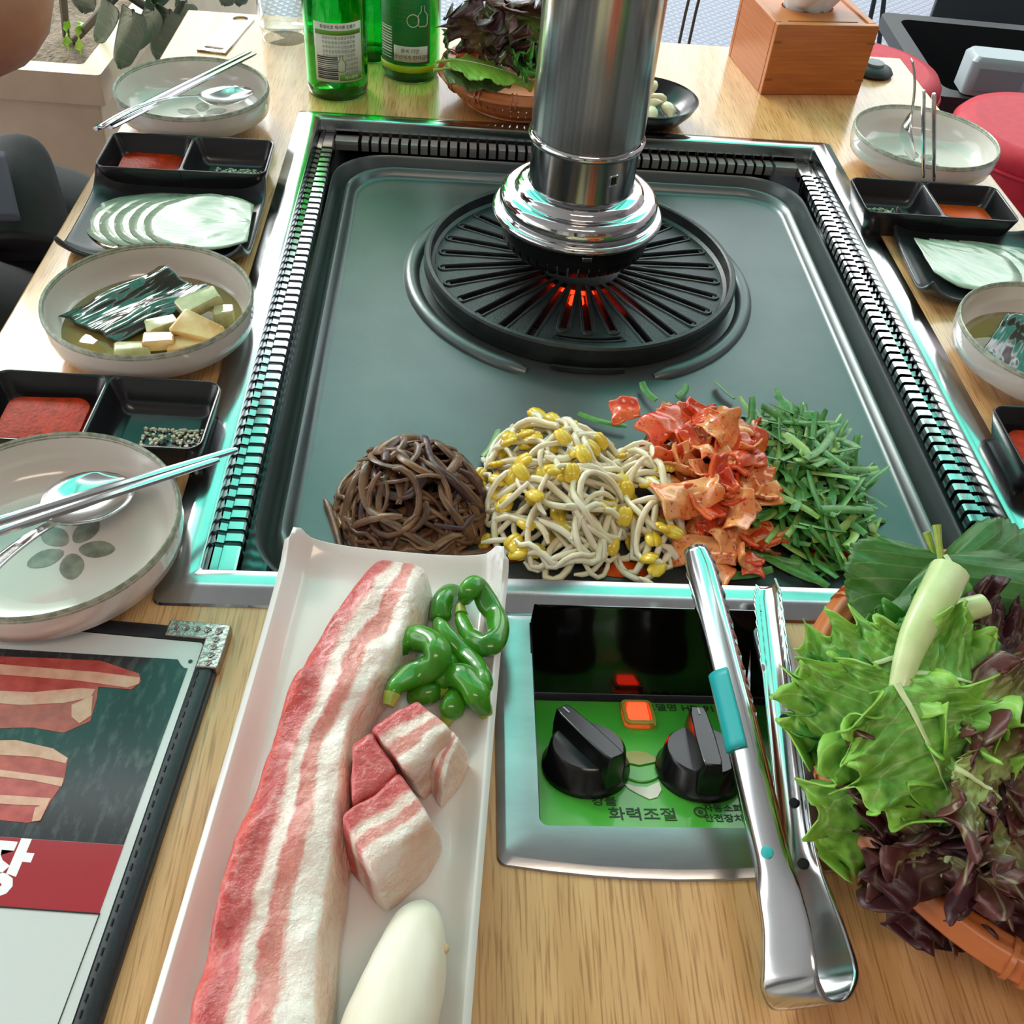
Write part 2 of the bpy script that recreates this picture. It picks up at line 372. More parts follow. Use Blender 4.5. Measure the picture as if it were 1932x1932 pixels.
def thin_glass(name):
    k = NT(name); tr = k.add('ShaderNodeBsdfTransparent'); gl = k.add('ShaderNodeBsdfGlossy'); gl.inputs['Roughness'].default_value = .03; tr.inputs[0].default_value = (.93, .96, .95, 1)
    fr = k.add('ShaderNodeLayerWeight'); fr.inputs[0].default_value = .22; mx = k.add('ShaderNodeMixShader'); k.link(fr.outputs['Facing'], mx.inputs[0]); k.link(tr.outputs[0], mx.inputs[1]); k.link(gl.outputs[0], mx.inputs[2]); k.link(mx.outputs[0], k.out.inputs[0]); return k.m
m['glass'] = thin_glass('clear_glass')
def kimchi_mat(name, a, b_, c_):
    k = NT(name); n = k.noise(k.coords(), 42, 5, .65); n2 = k.noise(k.coords(), 300, 3, .6)
    c = k.ramp(n, [(.3, a), (.5, b_), (.7, c_)]); c = k.mix(k.ramp(n2, [(.58, (0, 0, 0)), (.68, (1, 1, 1))]), c, '#b3261a')
    k.base(c); k.b.inputs['Roughness'].default_value = .2; k.b.inputs['Coat Weight'].default_value = .5; k.b.inputs['Subsurface Weight'].default_value = .2; k.b.inputs['Subsurface Scale'].default_value = .002
    k.bump(n2, .3, .0008); return k.m
m['kim1'] = kimchi_mat('kimchi_red', '#d03a1e', '#e05226', '#ea7c3c'); m['kim2'] = kimchi_mat('kimchi_pale', '#f0b57a', '#ee9a58', '#e0602a'); m['kim3'] = kimchi_mat('kimchi_leaf', '#7a5a24', '#b0522a', '#d0401e')
def floor_mat():
    k = NT('quilted_white_vinyl'); ck = k.add('ShaderNodeTexVoronoi', i_Scale=38.0, feature='DISTANCE_TO_EDGE', i_Randomness=.15); k.link(k.coords(rot=(0, 0, .78)), ck.inputs['Vector'])
    k.base(k.ramp(ck.outputs['Distance'], [(.02, '#666a78'), (.14, '#868a98')])); k.b.inputs['Roughness'].default_value = .5
    k.bump(ck.outputs['Distance'], .6, .01); return k.m
m['floor'] = floor_mat()
def canopy_mat():
    k = NT('mint_canopy_sheet'); tr = k.add('ShaderNodeBsdfTranslucent'); tr.inputs[0].default_value = lin('#a2f0e2'); df = k.add('ShaderNodeBsdfDiffuse'); df.inputs[0].default_value = lin('#c0eee4')
    mx = k.add('ShaderNodeMixShader'); mx.inputs[0].default_value = .25; k.link(tr.outputs[0], mx.inputs[1]); k.link(df.outputs[0], mx.inputs[2]); k.link(mx.outputs[0], k.out.inputs[0]); return k.m
m['canopy'] = canopy_mat()
m['wallm'] = mat('warm_grey_plaster', '#b3aaa2', .8, 0, '#c0b8b0', 6)
m['ceil'] = mat('ceiling_paint', '#d8d2c8', .8)
m['hedge'] = mat('distant_hedge', '#3f5a4c', .9, 0, '#2c4438', 3)
m['wallp'] = mat('mauve_panel', '#8f7f84', .7)
m['canmetal'] = mat('canopy_beam_paint', '#6a706c', .5)

# ================================================================== room
fl = MB(); fl.grid(1, 1, lambda u, v: (lerp(-6, 6, u), lerp(-4, 8, v), 0)); struct(fl.obj('floor', m['floor'], smooth=False))
wl = MB(); wl.box((0, -3.0, 1.3), (12, .1, 2.6)); struct(wl.obj('wall_front', m['wallm'], smooth=False))
wl = MB(); wl.box((0, 7.5, 1.0), (14, .1, 2.0)); struct(wl.obj('wall_back', m['hedge'], smooth=False))
for i, (x, w_, c_) in enumerate(((-2.4, .7, 'blackp'), (-1.1, .5, 'ceil'), (-.35, .22, 'cloth'), (.25, .3, 'ceil'), (.95, .45, 'wallp'), (1.9, .8, 'bamboo_d'))):
    wl = MB(); wl.box((x, -2.90, 1.1), (w_, .09, 2.2)); struct(wl.obj('reflection_panel_%d' % (i+1), m[c_], smooth=False))  # unseen panels in varied tones, added to streak the pipe's reflections
wl = MB(); wl.box((3.2, .6, 1.3), (.1, 7.2, 2.6)); struct(wl.obj('wall_right', m['wallp'], smooth=False))
cl = MB(); cl.box((0, -1.1, 2.66), (8, 3.9, .1)); struct(cl.obj('ceiling', m['ceil'], smooth=False))
for i in range(4):
    x = -1.9+1.0*i; c_ = MB(); c_.grid(8, 6, lambda u, v: (x+u*.97, .98+v*1.65, 2.64+.05*sin(pi*u)-.05*v)); struct(c_.obj('ceiling_sheet', m['canopy'], solid=.004))
    b_ = MB(); b_.box((x-.015, 1.9, 2.62), (.04, 1.7, .05)); struct(b_.obj('ceiling_beam', m['canmetal'], smooth=False))
# ================================================================== table
def slab(xs, ys, hole, z0, z1):
    b = MB(); idx = {}
    def vt(i, j, z):
        k = (i, j, z)
        if k not in idx: idx[k] = b.vert((xs[i], ys[j], z))
        return idx[k]
    solid = lambda i, j: 0 <= i < len(xs)-1 and 0 <= j < len(ys)-1 and not hole((xs[i]+xs[i+1])/2, (ys[j]+ys[j+1])/2)
    for i in range(len(xs)-1):
        for j in range(len(ys)-1):
            if not solid(i, j): continue
            b.face((vt(i, j, z1), vt(i+1, j, z1), vt(i+1, j+1, z1), vt(i, j+1, z1)))
            b.face((vt(i, j, z0), vt(i, j+1, z0), vt(i+1, j+1, z0), vt(i+1, j, z0)))
            for (di, dj, a, c) in ((-1, 0, (i, j+1), (i, j)), (1, 0, (i+1, j), (i+1, j+1)), (0, -1, (i, j), (i+1, j)), (0, 1, (i+1, j+1), (i, j+1))):
                if not solid(i+di, j+dj): b.face((vt(*a, z0), vt(*c, z0), vt(*c, z1), vt(*a, z1)))
    return b
TX0, TX1, TY0, TY1 = -.4134, .4095, -.25, .855
table = thing('dining_table', 'light oak dining table with a grill built into its top', 'table', (0, 0, 0))
tt = slab([TX0, -.25, -.065, .065, .25, TX1], [TY0, -.128, -.003, .014, .597, TY1], lambda x, y: (abs(x) < .25 and .014 < y < .597) or (abs(x) < .065 and -.128 < y < -.003), T-.03, T)
tt.obj('table_top', m['wood'], table, smooth=False, bevel=.0015)
ap = slab([TX0+.04, TX0+.06, TX1-.06, TX1-.04], [TY0+.04, TY0+.06, TY1-.06, TY1-.04], lambda x, y: TX0+.06 < x < TX1-.06 and TY0+.06 < y < TY1-.06, T-.11, T-.0301)
ap.obj('apron', m['wood'], table, smooth=False)
for x in (TX0+.06, TX1-.06):
    for y in (TY0+.06, TY1-.06):
        l = MB(); l.box((x, y, (T-.03)/2), (.05, .05, T-.0302)); l.obj('leg', m['wood'], table, smooth=False, bevel=.003)

# ------------------------------------------------------------------ grill insert
ins = thing('grill_insert', 'stainless steel frame with slotted vents around a dark roasting pan', 'grill', (0, 0, T))
def sweep(prof, x0, x1, y0, y1, r0, n=5):
    """profile of (inset, z) swept round a rectangle"""
    return [rr(x0+i, x1-i, y0+i, y1-i, max(r0-i*.6, .0015), z, n) for i, z in prof]
f_ = MB(); f_.loops(sweep([(0, .0002), (.0008, .0016), (.0088, .0046), (.0098, .0050), (.0210, .0050), (.0222, .0044), (.0226, .003), (.0228, -.006)], -.26, .26, 0, .609, .006)); f_.obj('outer_frame', m['steel'], ins, ang=25)
f_ = MB(); f_.loops(sweep([(0, -.006), (.0, -.045), (.2, -.045)], -.2374, .2374, .0226, .5864, .003)); f_.obj('inner_wall', m['dchrome'], ins, ang=25)
# vent strips: solid rail ends + single bars
def bar_mesh(t):
    prof = [(0, -.004), (0, -.010), (.004, -.0108), (.0052, -.0088), (.0135, -.0088), (.0148, -.0096), (.0152, -.0125), (.0152, -.018), (.0142, -.018), (.0142, -.0128), (.0132, -.0104), (.0056, -.0102), (.0044, -.0122), (.001, -.0118), (-.0004, -.0108), (-.0004, -.004)]
    b = MB(); b.loops([[(x, y, z) for x, z in prof] for y in (-t/2, t/2)], True, True, True); return b
bm0 = bar_mesh(.0058)
def strip(name, origin, rz, length, n, pitch, label, sm='steel'):
    e = bpy.data.objects.new(name, None); COL.objects.link(e); e.parent = ins; e.location = origin; e.rotation_euler = (0, 0, rz); e.empty_display_size = .01
    e['label'] = label; half = (length-(n*pitch+.004))/2; first = None
    for s_ in (-1, 1):
        bar_mesh(half).obj('end_rail', m[sm], e, loc=(0, s_*(length/2-half/2), 0), smooth=False)
    for i in range(n):
        y = (i-(n-1)/2)*pitch
        if not first: first = bm0.obj('vent_bar', m[sm], e, loc=(0, y, 0), smooth=False, uv=False)
        else: c = first.copy(); COL.objects.link(c); c.location = (0, y, 0)
    return e
YC = (.0226+.5864)/2
strip('vent_strip', (-.2374, YC, 0), 0, .562, 53, .00945, 'left slotted steel vent strip')
strip('vent_strip', (.2374, YC, 0), pi, .562, 53, .00945, 'right slotted steel vent strip')
bm0 = bar_mesh(.0066); strip('vent_strip', (0, .5864, 0), -pi/2, .444, 43, .00925, 'back slotted steel vent strip', 'vent')
# pan
p_ = MB(); PX, PY0, PY1 = .2205, .0300, .5690
p_.loops(sweep([(0, -.019), (.0012, -.0185), (.003, -.021), (.0045, -.034), (.0075, -.0375), (.0105, -.034), (.0125, -.026), (.0150, -.0235), (.0172, -.0242), (.0195, -.0285), (.0215, -.0305), (.0245, -.031), (.06, -.031), (.18, -.031)], -PX, PX, PY0, PY1, .05, 8))
L_ = len(p_.v); n_ = 36; p_.face([L_-n_+i for i in range(n_)])
p_.obj('pan', m['pan'], ins, ang=60)
GX, GY = -.003, .388
pts = [(GX+.1390*cos(a), GY+.1390*sin(a), -.0325) for a in [rad(-70+i*(320/72)) for i in range(73)]]
rg = MB(); rg.tube(pts, [.004]+[.0072]*71+[.004], 12); rg.obj('ring_ridge', m['pan'], ins, ang=70)
# burner well
wl = MB(); wl.lathe([(.118, -.0308), (.118, -.0304), (.104, -.0302), (.104, -.0309)], 64, (GX, GY, 0)); wl.obj('burner_collar', m['dark'], ins)
# ------------------------------------------------------------------ burner
bur = thing('gas_burner', 'red glowing burner seen through the slots of the round grill', 'burner', (GX, GY, T-.0306))
b_ = MB(); b_.lathe([(0, .001), (.085, .001), (.085, .0), (0, .0)], 48); b_.obj('burner_base', m['dark'], bur)
for r0_, r1_, a in ((.036, .062, -66), (.034, .044, -102), (.034, .042, -90)):
    a = rad(a); b_ = MB(); b_.tube([(r0_*cos(a), r0_*sin(a), .003), (r1_*cos(a), r1_*sin(a), .003)], .0019, 6); b_.obj('glowing_element', m['glow'], bur)
b_ = MB(); b_.tube([(.026*cos(t), .026*sin(t), .0042) for t in [2*pi*i/40 for i in range(41)]], .0034, 8); b_.obj('glowing_ring', m['glow'], bur)
# ------------------------------------------------------------------ cast iron grill plate
gp = thing('grill_plate', 'round black cast iron grill plate with radial slots', 'grill plate', (GX, GY, T))
NS = 30; SW = .0027
def zs(r): return -.0158-.0045*(r/.12)**2
rings = [.015, .024, .034, .093, .1015, .1055, .112, .1195]
g_ = MB(); idx = {}
for ri, r in enumerate(rings):
    for s_ in range(NS):
        a = -pi/2+(s_)*2*pi/NS
        for e, dlt in enumerate((-1, 1)):
            aa = a+dlt*SW*min(1, r/.05)/r; idx[(ri, s_, e, 0)] = g_.vert((r*cos(aa), r*sin(aa), zs(r))); idx[(ri, s_, e, 1)] = g_.vert((r*cos(aa), r*sin(aa), zs(r)-.005))
front = lambda s_: s_ in (0, 1, NS-1)
cells = {}
for ri in range(len(rings)-1):
    for s_ in range(NS):
        k = (s_+1) % NS
        cut = (2 <= ri <= 5)
        if front(s_): cut = ri == 2 or ri == 4
        if not cut: cells[(ri, s_, 'n')] = [(ri, s_, 0), (ri, s_, 1), (ri+1, s_, 1), (ri+1, s_, 0)]
        webcut = ri == 4 and s_ in (NS-1, 0)
        if not webcut: cells[(ri, s_, 'w')] = [(ri, s_, 1), (ri, k, 0), (ri+1, k, 0), (ri+1, s_, 1)]
edges = {}
for q in cells.values():
    g_.face([idx[(a, b, c, 0)] for a, b, c in q][::-1]); g_.face([idx[(a, b, c, 1)] for a, b, c in q])
    for i in range(4):
        e = (q[i], q[(i+1) % 4]); edges[e] = edges.get(e, 0)+1
for (a, b) in list(edges):
    if (b, a) not in edges: g_.face((idx[a+(0,)], idx[b+(0,)], idx[b+(1,)], idx[a+(1,)]))
c0 = g_.vert((0, 0, zs(0)))
for s_ in range(NS):
    k = (s_+1) % NS
    g_.face((idx[(0, s_, 0, 0)], c0, idx[(0, s_, 1, 0)])[::-1]); g_.face((idx[(0, s_, 1, 0)], c0, idx[(0, k, 0, 0)])[::-1])
g_.lathe([(.1195, zs(.1195)), (.1222, -.0185), (.1232, -.0105), (.1245, -.0095), (.1272, -.0098), (.1285, -.0115), (.1288, -.02), (.125, -.0298), (.116, -.0300), (.115, -.024), (.1195, -.0235), (.1195, zs(.1195))], 96)
g_.obj('plate_body', m['iron'], gp, ang=35)
rim0 = None
def stadium(r0, r1, w_):
    pts = [(r0, w_, zs(r0)), (r1, w_, zs(r1))]+[(r1+w_*sin(t), w_*cos(t), zs(r1)) for t in [pi*i/6 for i in range(1, 6)]]+[(r1, -w_, zs(r1)), (r0, -w_, zs(r0))]
    return pts
for s_ in range(NS):
    a = -pi/2+s_*2*pi/NS
    if front(s_):
        q = MB(); q.tube(stadium(.034, .094, .0040), .0013, 6); q.obj('slot_rim', m['iron'], gp, rot=(0, 0, a)); continue
    if rim0 is None: q = MB(); q.tube(stadium(.034, .1125, .0040), .0013, 6); rim0 = q.obj('slot_rim', m['iron'], gp, rot=(0, 0, a))
    else: c = rim0.copy(); COL.objects.link(c); c.rotation_euler = (0, 0, a)
q = MB(); arc = lambda r, a0, a1, n: [(r*cos(rad(lerp(a0, a1, i/n))), r*sin(rad(lerp(a0, a1, i/n))), zs(r)) for i in range(n+1)]
pl = arc(.1012, -104, -76, 8)+arc(.1062, -75, -105, 8); q.tube(pl+[pl[0]], .0011, 6); q.obj('slot_rim', m['iron'], gp)
q = MB(); q.loops([[(r*cos(a), r*sin(a), z) for r, z in ((.1290, -.0262), (.1305, -.0256), (.1320, -.0262), (.1320, -.0295), (.1290, -.0295))] for a in [rad(-103+i*2.2) for i in range(12)]], True, True, True); q.obj('lift_lug', m['iron'], gp)
# ------------------------------------------------------------------ exhaust pipe
ex = thing('exhaust_pipe', 'chrome extraction pipe with bell hood hanging over the grill', 'pipe', (-.0108, .3885, T))
q = MB(); q.lathe([(.0405, .0935), (.0425, .0965), (.0425, 1.9), (.040, 1.9), (.040, .0935)], 96); q.obj('pipe', m['pipe'], ex)
q = MB(); q.lathe([(.0415, .0895), (.0436, .0900), (.0444, .0920), (.0438, .0942), (.0428, .0952)], 96); q.obj('bead_ring', m['chrome'], ex)
q = MB(); q.lathe([(.0405, .0900), (.0408, .0882), (.0408, .0575), (.0412, .0560), (.0425, .0552)], 96); q.obj('neck', m['dchrome'], ex)
q = MB(); q.lathe([(.0418, .0556), (.0470, .0545), (.0500, .0518), (.0508, .0490), (.0518, .0484), (.0545, .0492), (.0580, .0486), (.0606, .0465), (.0622, .0432), (.0626, .0395), (.0622, .0362), (.0618, .0352), (.0632, .0346), (.0650, .0350), (.0668, .0338), (.0676, .0318), (.0672, .0298), (.0655, .0288), (.0630, .0288), (.0600, .0292)], 96); q.obj('bell_hood', m['chrome'], ex, ang=50)
q = MB(); q.lathe([(.0605, .0295), (.0600, .0160), (.0592, .0135), (.056, .0135), (.056, .028)], 96); q.obj('skirt', m['skirt'], ex)
NT_ = 44
for k in range(NT_):
    a0, a1 = 2*pi*k/NT_, 2*pi*(k+.8)/NT_
    if k == 0:
        q = MB(); q.loops([[(r*cos(a), r*sin(a), z) for r, z in ((.0592, .0138), (.0585, .0090), (.0545, .0035), (.0525, .0045), (.056, .0095), (.0566, .0138))] for a in (0, (a1-a0)/2, a1-a0)], True, True, True); t0_ = q.obj('skirt_tooth', m['skirt'], ex, smooth=False)
    else: c = t0_.copy(); COL.objects.link(c); c.rotation_euler = (0, 0, a0)
for (a, z, r, w_, h_, nm, mm) in ((-62, .075, .0409, .0042, .0055, 'latch_hole', 'dark'), (-86, .0225, .0604, .0075, .0042, 'rivet', 'cutlery')):
    a = rad(a); q = MB(); q.box((r, 0, z), (.0012, w_, h_)); o = q.obj(nm, m[mm], ex, rot=(0, 0, a), bevel=.0006)
a = rad(-62); q = MB(); lp = rr(-.0032, .0032, -.0040, .0040, .001, 0, 3); q.tube([(.0410, x, .075+y) for x, y, z in lp+[lp[0]]], .0006, 5); q.obj('latch_frame', m['chrome'], ex, rot=(0, 0, a))

# ------------------------------------------------------------------ control panel
cp = thing('control_panel', 'steel gas control panel with two black knobs and green label', 'control panel', (0, 0, T))
X0, X1, Y0, Y1 = -.0800, .0790, -.1400, -.0012
HX0, HX1, HY0, HY1 = -.0605, .0590, -.1225, -.0060
def panel_loop(ins_, z, bow, n=5):
    return [(x, y-(bow*(1-(x/.08)**2) if y < -.07 else 0), z) for x, y, z in rr(X0+ins_, X1-ins_, Y0+ins_, Y1-(ins_ if ins_ < .003 else ins_*.3), .004, z, n)]
def dens(lp):  # add points along the front edge so that it can bow
    out = []
    for i, p in enumerate(lp):
        q_ = lp[(i+1) % len(lp)]; out.append(p)
        if V(p).xy.length and (V(p)-V(q_)).length > .02:
            for t in range(1, 8): out.append(tuple(V(p).lerp(V(q_), t/8)))
    return out
def pl_(ins_, z):
    L = dens(rr(X0+ins_, X1-ins_, Y0+ins_, Y1-ins_*.3, .004, z)); return [(x, y-(.0065*max(0, 1-(x/.08)**2) if y < -.10 else 0), z_) for x, y, z_ in L]
hole = dens(rr(HX0, HX1, HY0, HY1, .004, .0030)); hole2 = [(x, y, .0010) for x, y, z in hole]; hole3 = [(x, y, -.006) for x, y, z in hole]
q = MB(); q.loops([pl_(0, .0002), pl_(.0006, .0012), pl_(.004, .0028), pl_(.0048, .0030), hole, hole2, hole3]); q.obj('face_plate', m['steel2'], cp, ang=30)
# sloping green plate
A0, A1 = V((0, HY0+.0004, .0004)), V((0, -.0345, -.0285)); dirv = (A1-A0); GL = dirv.length; tilt = math.atan2(dirv.z, dirv.y)
q = MB(); q.box(((HX0+HX1)/2, GL/2, -.0006), (HX1-HX0, GL, .0012)); gpl = q.obj('label_plate', m['green'], cp, loc=A0, rot=(tilt, 0, 0), smooth=False); gpl['label'] = 'bright green label plate with black lettering'
q = MB(); q.loops([[(HX0-.0002, -.0345, -.029), (HX1+.0002, -.0345, -.029)], [(HX0-.0002, -.0290, -.029), (HX1+.0002, -.0290, -.029)], [(HX0, -.0100, .0030), (HX1, -.0100, .0030)], [(HX0+.001, -.0070, .0150), (HX1+.004, -.0070, .0150)], [(HX0+.003, -.0062, .0170), (HX1+.002, -.0062, .0170)], [(HX0+.001, -.0050, .0160), (HX1+.004, -.0050, .0160)], [(HX0, -.0066, .002), (HX1, -.0066, .002)]], False); q.obj('hood', m['gloss'], cp, ang=30)['label'] = 'glossy black hood behind the knobs'
for x, n_ in ((HX0, 0), (HX1, 1)):
    q = MB(); q.loops([[(x+dx, -.122, .0006), (x+dx, -.0345, -.029), (x+dx, -.0330, -.018), (x+dx, -.0075, .0035)] for dx in (-.0006, .0006)], True, True, True); q.obj('side_wall', m['gloss'], cp, smooth=False)
def onplate(px, py):
    """place on the sloping plate seen at this pixel, in plate coordinates"""
    d = CF+(px-966)/FPX*CR-(py-966)/FPX*CU; n = V((0, -sin(tilt), cos(tilt))); P0 = V((A0.x, A0.y, A0.z)); t = (P0-CAM).dot(n)/d.dot(n); P = CAM+d*t
    return P.x, (P-P0).dot(V((0, cos(tilt), sin(tilt))))
def knob(px, py, ang):
    x, y = onplate(px, py); k = MB(); k.lathe([(.0215, 0), (.0215, .003), (.0195, .0055), (.0185, .013), (.017, .0145), (0, .0146)], 40)
    o = k.obj('knob', m['knob'], gpl, loc=(x, y, .0002), rot=(0, 0, ang))
    g = MB(); g.loops([[(sx*w_, y_, z_) for sx, z_ in ((-1, .014), (-.75, .0235), (.75, .0235), (1, .014))] for y_, w_ in ((-.0195, .005), (-.018, .0058), (0, .0066), (.018, .0058), (.0212, .0044))], False); g.loops([[(sx*w_, y_, z_) for sx, z_ in ((-1, .003), (-1, .014), (-.75, .0235), (.75, .0235), (1, .014), (1, .003))] for y_, w_ in ((-.0205, .005), (.0222, .0044))], True, True, True)
    g = MB(); g.loops([[(sx*w_, y_, z_) for sx, z_ in ((-1, .004), (-1, .015), (-.72, .0228), (.72, .0228), (1, .015), (1, .004))] for y_, w_ in ((-.0206, .0052), (-.017, .0062), (0, .0066), (.017, .0058), (.0222, .0046))], True, True, True); g.obj('grip_fin', m['knob'], o, ang=30, bevel=.0006)
    t_ = MB(); t_.box((0, .0185, .0230), (.0009, .005, .0003)); t_.obj('pointer_mark', m['greyp'], o, smooth=False)
knob(1104, 1450, rad(32)); knob(1318, 1458, rad(-2))
x, y = onplate(1203, 1352); q = MB(); q.loops([rr(-.0085, .0085, -.010, .010, .003, 0), rr(-.0082, .0082, -.0097, .0097, .003, .0035), rr(-.0062, .0062, -.0075, .0075, .002, .0038), rr(-.0062, .0062, -.0075, .0075, .002, .001)], True, True, False); lb = q.obj('lamp_bezel', m['pipeline'], gpl, loc=(x, y, 0), ang=30)
q = MB(); q.loops([rr(-.0052, .0052, -.0066, .0066, .0008, .0008), rr(-.0048, .0048, -.0062, .0062, .0008, .0045)], True, True, True); q.obj('lamp_lens', m['red_lamp'], lb, smooth=False)['label'] = 'lit red rocker lamp'
x, y = onplate(1206, 1450); q = MB(); q.lathe([(0, .0008), (.0108, .0008), (.0112, .0004), (.0112, 0)], 36); q.obj('round_sticker', m['green'], gpl, loc=(x, y+.001, .0002))
q = MB(); q.lathe([(0, .0012), (.0104, .0012), (.0106, .0006)], 24, a0=.3, a1=pi-.3); q.obj('sticker_edge', m['pipeline'], gpl, loc=(x, y+.0005, .0006))
curve2d('torn_paper', [[(-.009, .003), (-.004, .0005), (.002, 0), (.0085, .004), (.0088, -.0015), (.006, -.0065), (.002, -.008), (-.003, -.0045), (-.007, -.001)]], m['paperw'], .0002, gpl, (x-.0005, y-.0135, .0003))
for s_, px, py, sz in (('화력조절', 1213, 1538, .0088), ('강불', 1140, 1513, .0066), ('자동소화', 1364, 1526, .0052), ('안전장치', 1366, 1545, .0052), ('모델명 HD-917', 1288, 1337, .0066), ('약불', 1350, 1497, .0066)):
    x, y = onplate(px, py); text('lettering', s_, sz, m['ink'], gpl, (x, y, .0002), bold=.00008)
x, y = onplate(1321, 1533); q = MB(); q.lathe([(.0032, .0003), (.0024, .0003)], 24); q.obj('emblem_ring', m['ink'], gpl, loc=(x, y, .0002)); q = MB(); q.lathe([(0, .0003), (.0013, .0003)], 12); q.obj('emblem_dot', m['ink'], gpl, loc=(x, y, .0002))
# ================================================================== tableware
R0 = random.Random(7)
def bowl(label, c, r, h=.0365, flower=False, group='white bowls with grey green rims', rz=0, tint='ceramic'):
    o = thing('bowl', label, 'bowl', (c[0], c[1], T), rz, group)
    k = MB(); k.lathe([(0, .0088), (r*.52, .0088), (r*.72, .0098), (r*.84, .0125), (r*.915, .0185), (r*.95, h*.68), (r*.965, h-.002)], 80); k.lathe([(r, h-.002), (r*1.0, h*.7), (r*.97, h*.45), (r*.88, .0125), (r*.74, .0075), (r*.62, .0062), (r*.60, .0055), (r*.59, 0.0), (r*.54, 0.0), (r*.53, .005), (0, .005)][::1], 80)
    k.obj('bowl_body', m[tint], o, ang=60)
    k = MB(); k.lathe([(r*.962, h-.0035), (r*.968, h-.0008), (r*.982, h), (r*.996, h-.0008), (r*1.003, h-.0035)], 80); k.obj('rim', m['rim'], o)['label'] = 'worn grey green rim'
    if flower:
        for i in range(5):
            a = rad(90+72*i+10); pt = [(.0085*cos(t)*(1+.12*cos(2*t)), .0062*sin(t)) for t in [2*pi*j/16 for j in range(16)]]
            p = curve2d('petal_print', [pt], m['petal'], .00006, o, (.0135*cos(a)+.004, .0135*sin(a)+.006, .00895), (0, 0, a)); p['label'] = 'grey petal painted on the bowl floor'
    return o
RB = .0675
b1c = (-.3461, .566); b2c = (-.3076, .2318); b3c = (-.3129, .0270); bRc = (.3305, .5600)
bowl('empty white bowl holding a spoon behind the far left sauce dish', b1c, RB, flower=True)
bowl('white bowl holding a dark pickled leaf, left of the grill', b2c, RB)
bowl('white bowl with petal print and a spoon, left front', b3c, RB, flower=True, rz=-.5)
bowl('empty white bowl with an upright spoon near the tissue box', bRc, RB, flower=True)
b4c = (.3200, .2400)
bowl('white bowl holding a dark leaf, cut by the right edge', b4c, RB)

def dish(label, c, sx, sy, split, rz=0, h=.0245):
    o = thing('sauce_dish', label, 'dish', (c[0], c[1], T), rz, 'black two compartment sauce dishes')
    k = MB(); x0, x1, y0, y1 = -sx/2, sx/2, -sy/2, sy/2; xd = x0+split*sx
    for a, b, R in ((x0, xd, (.0006, .009, .009, .0006)), (xd, x1, (.009, .0006, .0006, .009))):
        Ri = (.006, .006, .006, .006); la = a == x0
        t = .0022; ib = lambda e: ((a+t+e) if la else (a+.0014+e), (b-.0014-e) if la else (b-t-e), y0+t+e, y1-t-e)
        ob = lambda e: ((a+e) if la else a, b if la else (b-e), y0+e, y1-e)
        k.loops([rr(*ob(.009), [max(q-.003, .0005) for q in R], 0), rr(*ob(.006), R, .001), rr(*ob(.0025), R, h*.55), rr(*ob(0), R, h-.0015), rr(*ob(.0005), R, h), rr(*ib(-.0006), Ri, h), rr(*ib(.0), Ri, h-.0008), rr(*ib(.0035), Ri, h*.45), rr(*ib(.006), Ri, .006), rr(*ib(.010), [.003]*4, .004)], True, True, True)
    k.obj('dish_body', m['black'], o, ang=50); return o
def paste(name, label, cat, c, sx, sy, h, mm, seed, rz=0):
    """sauce pool with a meniscus, floor of a compartment"""
    k = MB(); R = random.Random(seed); ph = [R.uniform(0, 6.28) for _ in range(4)]
    lp = lambda f, z: [(x*(1+.03*sin(3*math.atan2(y, x)+ph[0])), y*(1+.04*sin(4*math.atan2(y, x)+ph[1])), z) for x, y, _ in rr(-sx/2*f, sx/2*f, -sy/2*f, sy/2*f, min(sx, sy)*.2*f, 0)]
    k.loops([lp(.94, 0), lp(1, h*.8), lp(.97, h), lp(.6, h*1.04), lp(.2, h*1.06)], True, True, True)
    return tag(k.obj(name, m[mm], loc=(c[0], c[1], T+.0042), rot=(0, 0, rz), ang=60), label, cat)
def grains(name, label, c, sx, sy, mm, n, seed, ring=False):
    k = MB(); R = random.Random(seed)
    for i in range(n):
        x, y = R.gauss(0, sx/2.6), R.gauss(0, sy/2.6); x = max(-sx/2, min(sx/2, x)); y = max(-sy/2, min(sy/2, y))
        if ring and (x/sx)**2+(y/sy)**2 < .03: continue
        s_ = R.uniform(.0007, .0018); z = s_*.5+max(0, .003*(1-(2*x/sx)**2-(2*y/sy)**2))*R.random()
        k.box((x, y, z), (s_*R.uniform(.8, 1.6), s_, s_*R.uniform(.7, 1.2)), rz=R.uniform(0, 3))
    return tag(k.obj(name, m[mm], loc=(c[0], c[1], T+.0042), smooth=False), label, 'salt', kind='stuff')
d1 = (-.3305, .4610); dish('black sauce dish in front of the far left bowl', d1, .1360, .0640, .5, rad(.8))
paste('chili_sauce', 'orange red chili sauce in the far left black dish', 'sauce', (d1[0]-.033, d1[1]-.001), .050, .044, .0075, 'sauce', 1)
grains('seasoned_salt', 'greenish salt in the far left black dish', (d1[0]+.038, d1[1]+.004), .036, .018, 'salt2', 150, 2)
d2 = (-.3170, .1290); dish('black sauce dish between the two near left bowls', d2, .1380, .0640, .5, rad(-1.5))
paste('chili_sauce', 'deep red chili sauce speckled with flakes, near left dish', 'sauce', (d2[0]-.033, d2[1]-.001), .050, .045, .0095, 'sauce', 3)
grains('seasoned_salt', 'beige salt crumbs in the near left black dish', (d2[0]+.042, d2[1]-.011), .034, .032, 'salt', 260, 4, True)
d3 = (.3070, .4565); dish('black sauce dish in front of the right bowl', d3, .1350, .0640, .5, rad(-1.0))
